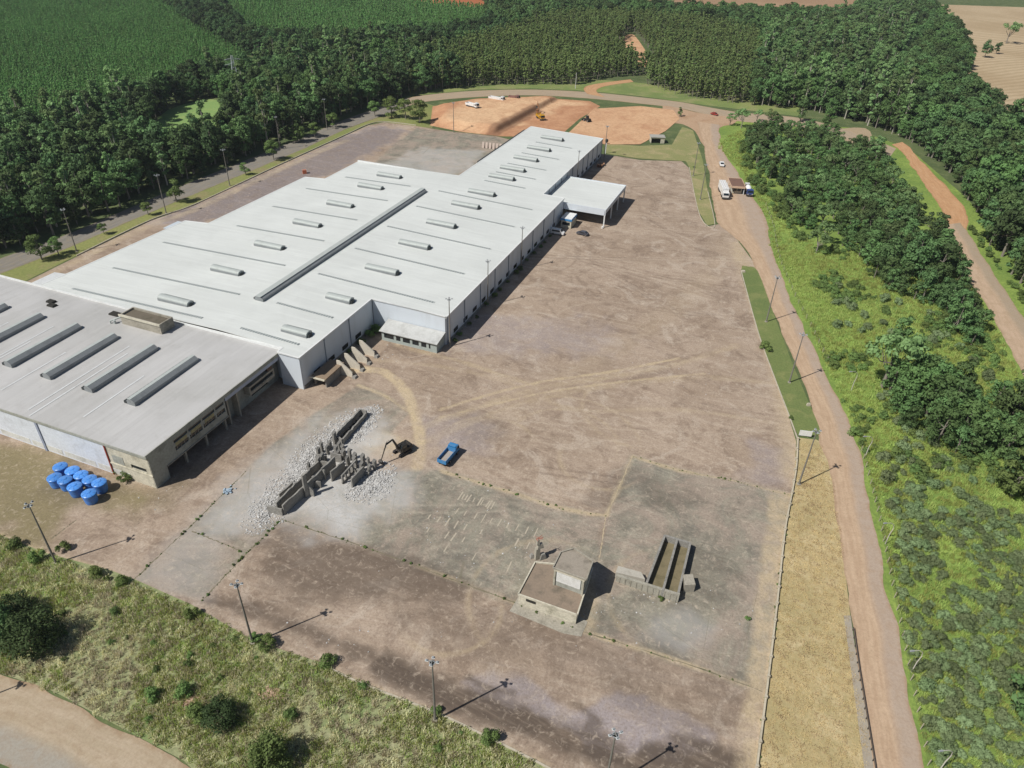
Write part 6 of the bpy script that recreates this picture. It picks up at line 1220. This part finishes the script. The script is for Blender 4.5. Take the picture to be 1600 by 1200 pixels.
for x, y in ((-1.9, -3.2), (1.6, -3.2), (-1.9, 2.3), (1.6, 2.3), (-.15, 2.3)): b.box(x, x + .3, y, y + .3, 1.0, 2.2)
w_ = b.obj("wall", CREAM, gh); MB().box(-1.75, 1.75, -3.05, 2.45, 1.0, 2.2).obj("window", GLASS, w_)
for x, y in ((-2.5, 3.9), (2.5, 3.9), (-2.5, -5.9), (2.5, -5.9)): MB().box(x - .12, x + .12, y - .12, y + .12, 0, 2.99).obj("post", TRIM, gh)
bt = empty("brick_hut", xy(1026, 222), heading(g(1020, 212), g(1030, 232)), "small flat roofed cream hut with a dark open front on the grass", "hut")
MB().box(-3.6, 3.6, -2.6, 2.6, 2.7, 2.95).obj("roof", worn("hut_roof", "#a7a59c", "#7a786f", .5, .5, .9), bt)
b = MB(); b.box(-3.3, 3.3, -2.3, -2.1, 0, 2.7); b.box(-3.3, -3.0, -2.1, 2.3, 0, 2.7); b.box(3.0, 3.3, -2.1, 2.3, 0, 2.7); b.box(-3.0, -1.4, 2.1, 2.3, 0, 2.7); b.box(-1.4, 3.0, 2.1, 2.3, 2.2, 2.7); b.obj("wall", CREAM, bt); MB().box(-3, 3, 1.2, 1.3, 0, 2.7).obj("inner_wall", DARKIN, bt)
# ------------------------------------------------------------------ low walls, kerbs, fences, rails
KERB = worn("kerb_stone", "#bcb3a0", "#857c69", .5, .7, .9); WALLC = worn("low_wall", "#c2b8a2", "#7f7763", .55, .8, .9)
def lowwall(name, px, h, t, mat, label, cat, z=0.0, n=60):
    P = resample(smooth(gl(px), 5, False), n); b = MB()
    for p, q_ in zip(P[:-1], P[1:]): b.wall(p, q_, z - .05, z + h, t)
    return tag(b.obj(name, mat), label, cat)
lw = lowwall("boundary_wall", [(1246, 688), (1244, 728), (1238, 766), (1226, 830), (1215, 930), (1201, 1050), (1182, 1200), (1174, 1290)], .55, .28, WALLC, "low pale boundary wall between the yard and the dry grass verge", "wall")
P = resample(smooth(gl([(1246, 688), (1238, 766), (1226, 830), (1215, 930), (1201, 1050), (1182, 1200)]), 5, False), 22)
for p in P: MB().box(p[0] - .2, p[0] + .2, p[1] - .2, p[1] + .2, 0, .8).obj("pillar", KERB, lw)
lowwall("kerb", [(1158, 424), (1184, 518), (1209, 588), (1232, 648), (1246, 686)], .16, .25, KERB, "pale kerb along the yard side of the grass median", "kerb", .05)["kind"] = 'structure'
lowwall("kerb", [(120, 400), (236, 344), (304, 320), (432, 260), (540, 211), (575, 195), (600, 190.5), (650, 196)], .35, .3, KERB, "long pale kerb between back yard and grass bank", "kerb")["kind"] = 'structure'
lowwall("kerb", [(1077, 262), (1091, 330), (1105, 353), (1117, 351), (1106, 300)], .15, .22, KERB, "kerb round the gate verge", "kerb", .05)["kind"] = 'structure'
lowwall("kerb", [(500, 1036), (560, 1066), (680, 1113), (760, 1151), (830, 1186), (905, 1226)], .14, .3, KERB, "pale kerb along the yard's lower edge", "kerb")["kind"] = 'structure'
gr = empty("guard_rail", (0, 0, 0), 0, "low dark guard rail beside the concrete path at the lower right", "guard rail")
P = resample(gl([(1332, 985), (1341, 1050), (1354, 1130), (1366, 1205), (1376, 1290)]), 40); b = MB()
for p, q_ in zip(P[:-1], P[1:]): b.wall(p, q_, .55, .85, .06)
b.obj("rail", worn("rail_steel", "#6d6257", "#4a3d33", .5, .8, .7), gr)
for p in P[::2]: MB().box(p[0] - .06, p[0] + .06, p[1] - .06, p[1] + .06, 0, .8).obj("post", STEELD, gr)
def fence(px, n, label, hh=1.5, mat=KERB):
    e = empty("wire_fence", (0, 0, 0), 0, label, "fence"); P = resample(smooth(gl(px), 5, False), n)
    for p in P: MB().box(p[0] - .05, p[0] + .05, p[1] - .05, p[1] + .05, -.1, hh).obj("post", mat, e)
    w_ = MB()
    for z in (.4, .8, 1.2, 1.45):
        w_.tube([(p[0], p[1], z + rnd.uniform(-.02, .02)) for p in P], .012, 4)
    w_.obj("wire", STEELD, e); return e
fence([(1345, 705), (1368, 790), (1392, 910), (1418, 1040), (1448, 1190), (1466, 1290)], 30, "wire fence with pale posts along the right side of the access road")
fence([(1196, 322), (1208, 355), (1216, 400), (1240, 460), (1268, 515), (1292, 565)], 26, "wire fence with pale posts along the upper access road")
# small things
sg = empty("sign_board", xy(1257, 683, .03), math.radians(-8), "white sign board standing at the lower end of the grass median", "sign")
MB().box(-1.35, 1.35, -.06, .06, .35, 1.75).obj("panel", P_WHITE, sg)
for x in (-1.1, 1.1): MB().box(x - .06, x + .06, .08, .2, 0, 1.7).obj("post", STEELD, sg)
o = MB(); o.box(-.45, .45, -.3, .3, 0, .55, 0, (.05, .05)); o.box(-.3, .3, -.2, .2, .55, .7); o = o.obj("concrete_block", KERB, None, xy(1263, 634, .05)); tag(o, "small white concrete block on the grass median by the road", "block")
o = MB(); o.box(-.6, .6, -.5, .5, 0, .5, 0, (.08, .08)); o = o.obj("concrete_block", KERB, None, xy(1161, 425, .05)); tag(o, "pale concrete block at the rounded head of the median", "block")
o = MB(); o.lathe([(.28, 0), (.3, .05), (.3, .8), (.27, .85)], n=14); o = o.obj("white_drum", P_WHITE, None, xy(941, 357)); tag(o, "white drum on the yard by the canopy's corner post", "drum")
cr_ = empty("small_crate", xy(476, 271), .4, "small red crate alone in the back yard", "crate"); MB().box(-.8, .8, -.8, .8, 0, 1.5).obj("body", paint("crate_red", "#b5694a"), cr_); b = MB()
for x in (-.8, 0, .8): b.box(x - .1, x + .1, -.84, .84, 1.5, 1.58)
b.obj("slat", BEDIN, cr_)
for i, k in enumerate(np.linspace(0, 1, 6)):
    a_, b_ = np.array(g(755, 231)), np.array(g(782, 234)); p = a_ + (b_ - a_) * k; o = MB(); o.extrude_x([(-.35, 0), (1.0, 0), (.35, 2.6), (.15, 2.6)], -.55, .55); o = o.obj("precast_panel", worn("precast_pink", "#c2b2a6", "#8f8074", .4, .8, .9), None, (p[0], p[1], .02)); o.rotation_euler = (0, 0, -HEAD + rnd.uniform(-.1, .1))
    tag(o, "pale precast concrete panel in the row stacked behind the rear wing", "panel", "precast panels behind the rear wing")
tp = empty("timber_pile", xy(939, 260), -HEAD, "pile of brown timber in the shade of the rear wing wall", "timber"); 
b = MB()
for k in range(10): b.tube([(rnd.uniform(-1.2, 1.2), -2.2 + rnd.uniform(-.5, .5), .2 + .22 * (k % 4)), (rnd.uniform(-1.2, 1.2), 2.2 + rnd.uniform(-.5, .5), .2 + .22 * (k % 4) + rnd.uniform(0, .4))], .17, 6)
b.obj("logs", worn("old_timber", "#8a5f45", "#5b4334", .5, 1.2, .9), tp); b = MB(); b.box(-1.4, 1.0, -1.8, -1.0, .9, 1.3); b.box(-.6, 1.3, .4, 1.5, .8, 1.25); b.obj("planks", worn("pale_timber", "#b58f72", "#7a5c46", .5, 1.2, .9), tp)
ps = empty("pump_post", xy(946, 240), 0, "white standpipe with a dark tank head at the rear wing's far corner", "standpipe"); MB().tube([(0, 0, 0), (0, 0, 5.2)], .22, 10).obj("pipe", P_WHITE, ps, smooth=True); MB().lathe([(.5, 5.2), (.7, 5.4), (.7, 6.4), (.4, 6.6)], n=14).obj("tank_head", P_DARK, ps, smooth=True); MB().box(.2, 1.6, -.1, .1, 4.6, 4.8).obj("arm", STEELD, ps)
o = MB(); o.tube([(0, 0, -.1), (0, 0, 9.2)], [.16, .11], 8); o = o.obj("white_pole", worn("pole_white", "#dedede", "#a5a5a0", .3, 1, .6), None, xy(899, 138.5, 0)); tag(o, "tall white pole at the edge of the far wood", "pole")
bs_ = MB()
for k in range(16): lump(bs_, rnd.gauss(0, .7), rnd.gauss(0, .5), .15, rnd.uniform(.15, .35))
o = bs_.obj("scrap_heap", worn("blue_scrap", "#9fb0bd", "#5f7c94", .6, 1.5, .7), None, xy(360, 767)); tag(o, "little heap of bluish scrap left of the demolished block", "scrap heap")
for (u, v, n, lb) in ((295, 1098, 30, "heap of bare pinkish rubble in the meadow's middle"), (425, 1085, 24, "scatter of pale branches and stones in the meadow")):
    bs_ = MB()
    for k in range(n * 3): lump(bs_, rnd.gauss(0, 1.0), rnd.gauss(0, .5), .05, rnd.uniform(.1, .3))
    o = bs_.obj("stone_heap", worn("meadow_stone", "#b59a84", "#7d5f50", .5, 1.2, .95), None, xy(u, v, .02)); tag(o, lb, "stone heap")
# lattice pylon in the left wood
py = empty("power_pylon", g(373, 152) + (0,), .5, "grey lattice power pylon rising out of the left wood", "pylon"); Hp = 26.0
d_ = RW @ np.array([(373 - CX) / F_, (86 - CY) / F_, 1.0]); k_ = math.hypot(*g(373, 152)) / math.hypot(d_[0], d_[1]); Hp = CAMH + d_[2] * k_
GALV = worn("galvanised", "#b8bdbd", "#878c8c", .3, 1, .5)
b = MB(); lv = 9; cors = []
for k in range(lv + 1):
    t = k / lv; w_ = 2.4 * (1 - t) ** 1.2 + .35; cors.append([(sx * w_, sy * w_, Hp * t) for sx, sy in ((-1, -1), (1, -1), (1, 1), (-1, 1))])
for k in range(lv):
    for j in range(4):
        b.tube([cors[k][j], cors[k + 1][j]], .1, 4); b.tube([cors[k][j], cors[k + 1][(j + 1) % 4]], .06, 4); b.tube([cors[k][(j + 1) % 4], cors[k + 1][j]], .06, 4)
b.obj("lattice_body", GALV, py)
for z in (.78, .9): b = MB(); b.tube([(-4.2, 0, Hp * z), (0, 0, Hp * z + .9), (4.2, 0, Hp * z)], .09, 4); b.tube([(-4.2, 0, Hp * z), (4.2, 0, Hp * z)], .09, 4); b.obj("crossarm", GALV, py)

db = MB()
for _ in range(420):
    u, v, r = rnd.choice(((620, 800, 26), (720, 830, 30), (800, 870, 25), (930, 960, 12), (1090, 970, 16), (600, 700, 14), (250, 770, 16), (600, 560, 14), (520, 1020, 12), (850, 930, 10), (1010, 930, 10), (730, 500, 20), (1060, 590, 22)))
    p = g(u, v); s_ = rnd.choice((.03, .04, .05, .06, .09, .14)); lump(db, p[0] + rnd.gauss(0, r * .25), p[1] + rnd.gauss(0, r * .25), .03, s_)
tag(db.obj("debris", RUB), "small pale stones and concrete crumbs scattered over the yard", "debris", None, 'stuff')
# ------------------------------------------------------------------ air
hz = MB(); hz.box(-3600, 3600, -700, 5950, -1.1, CAMH + 20)
hm = bpy.data.materials.new("haze_air"); hm.use_nodes = True; t_ = hm.node_tree; t_.nodes.clear(); pv = t_.nodes.new("ShaderNodeVolumePrincipled"); ou = t_.nodes.new("ShaderNodeOutputMaterial")
pv.inputs["Color"].default_value = (.86, .92, 1, 1); pv.inputs["Density"].default_value = .00010; pv.inputs["Anisotropy"].default_value = .3; t_.links.new(pv.outputs[0], ou.inputs["Volume"])
tag(hz.obj("haze", hm), "thin summer haze over the whole site", "haze", None, 'stuff')
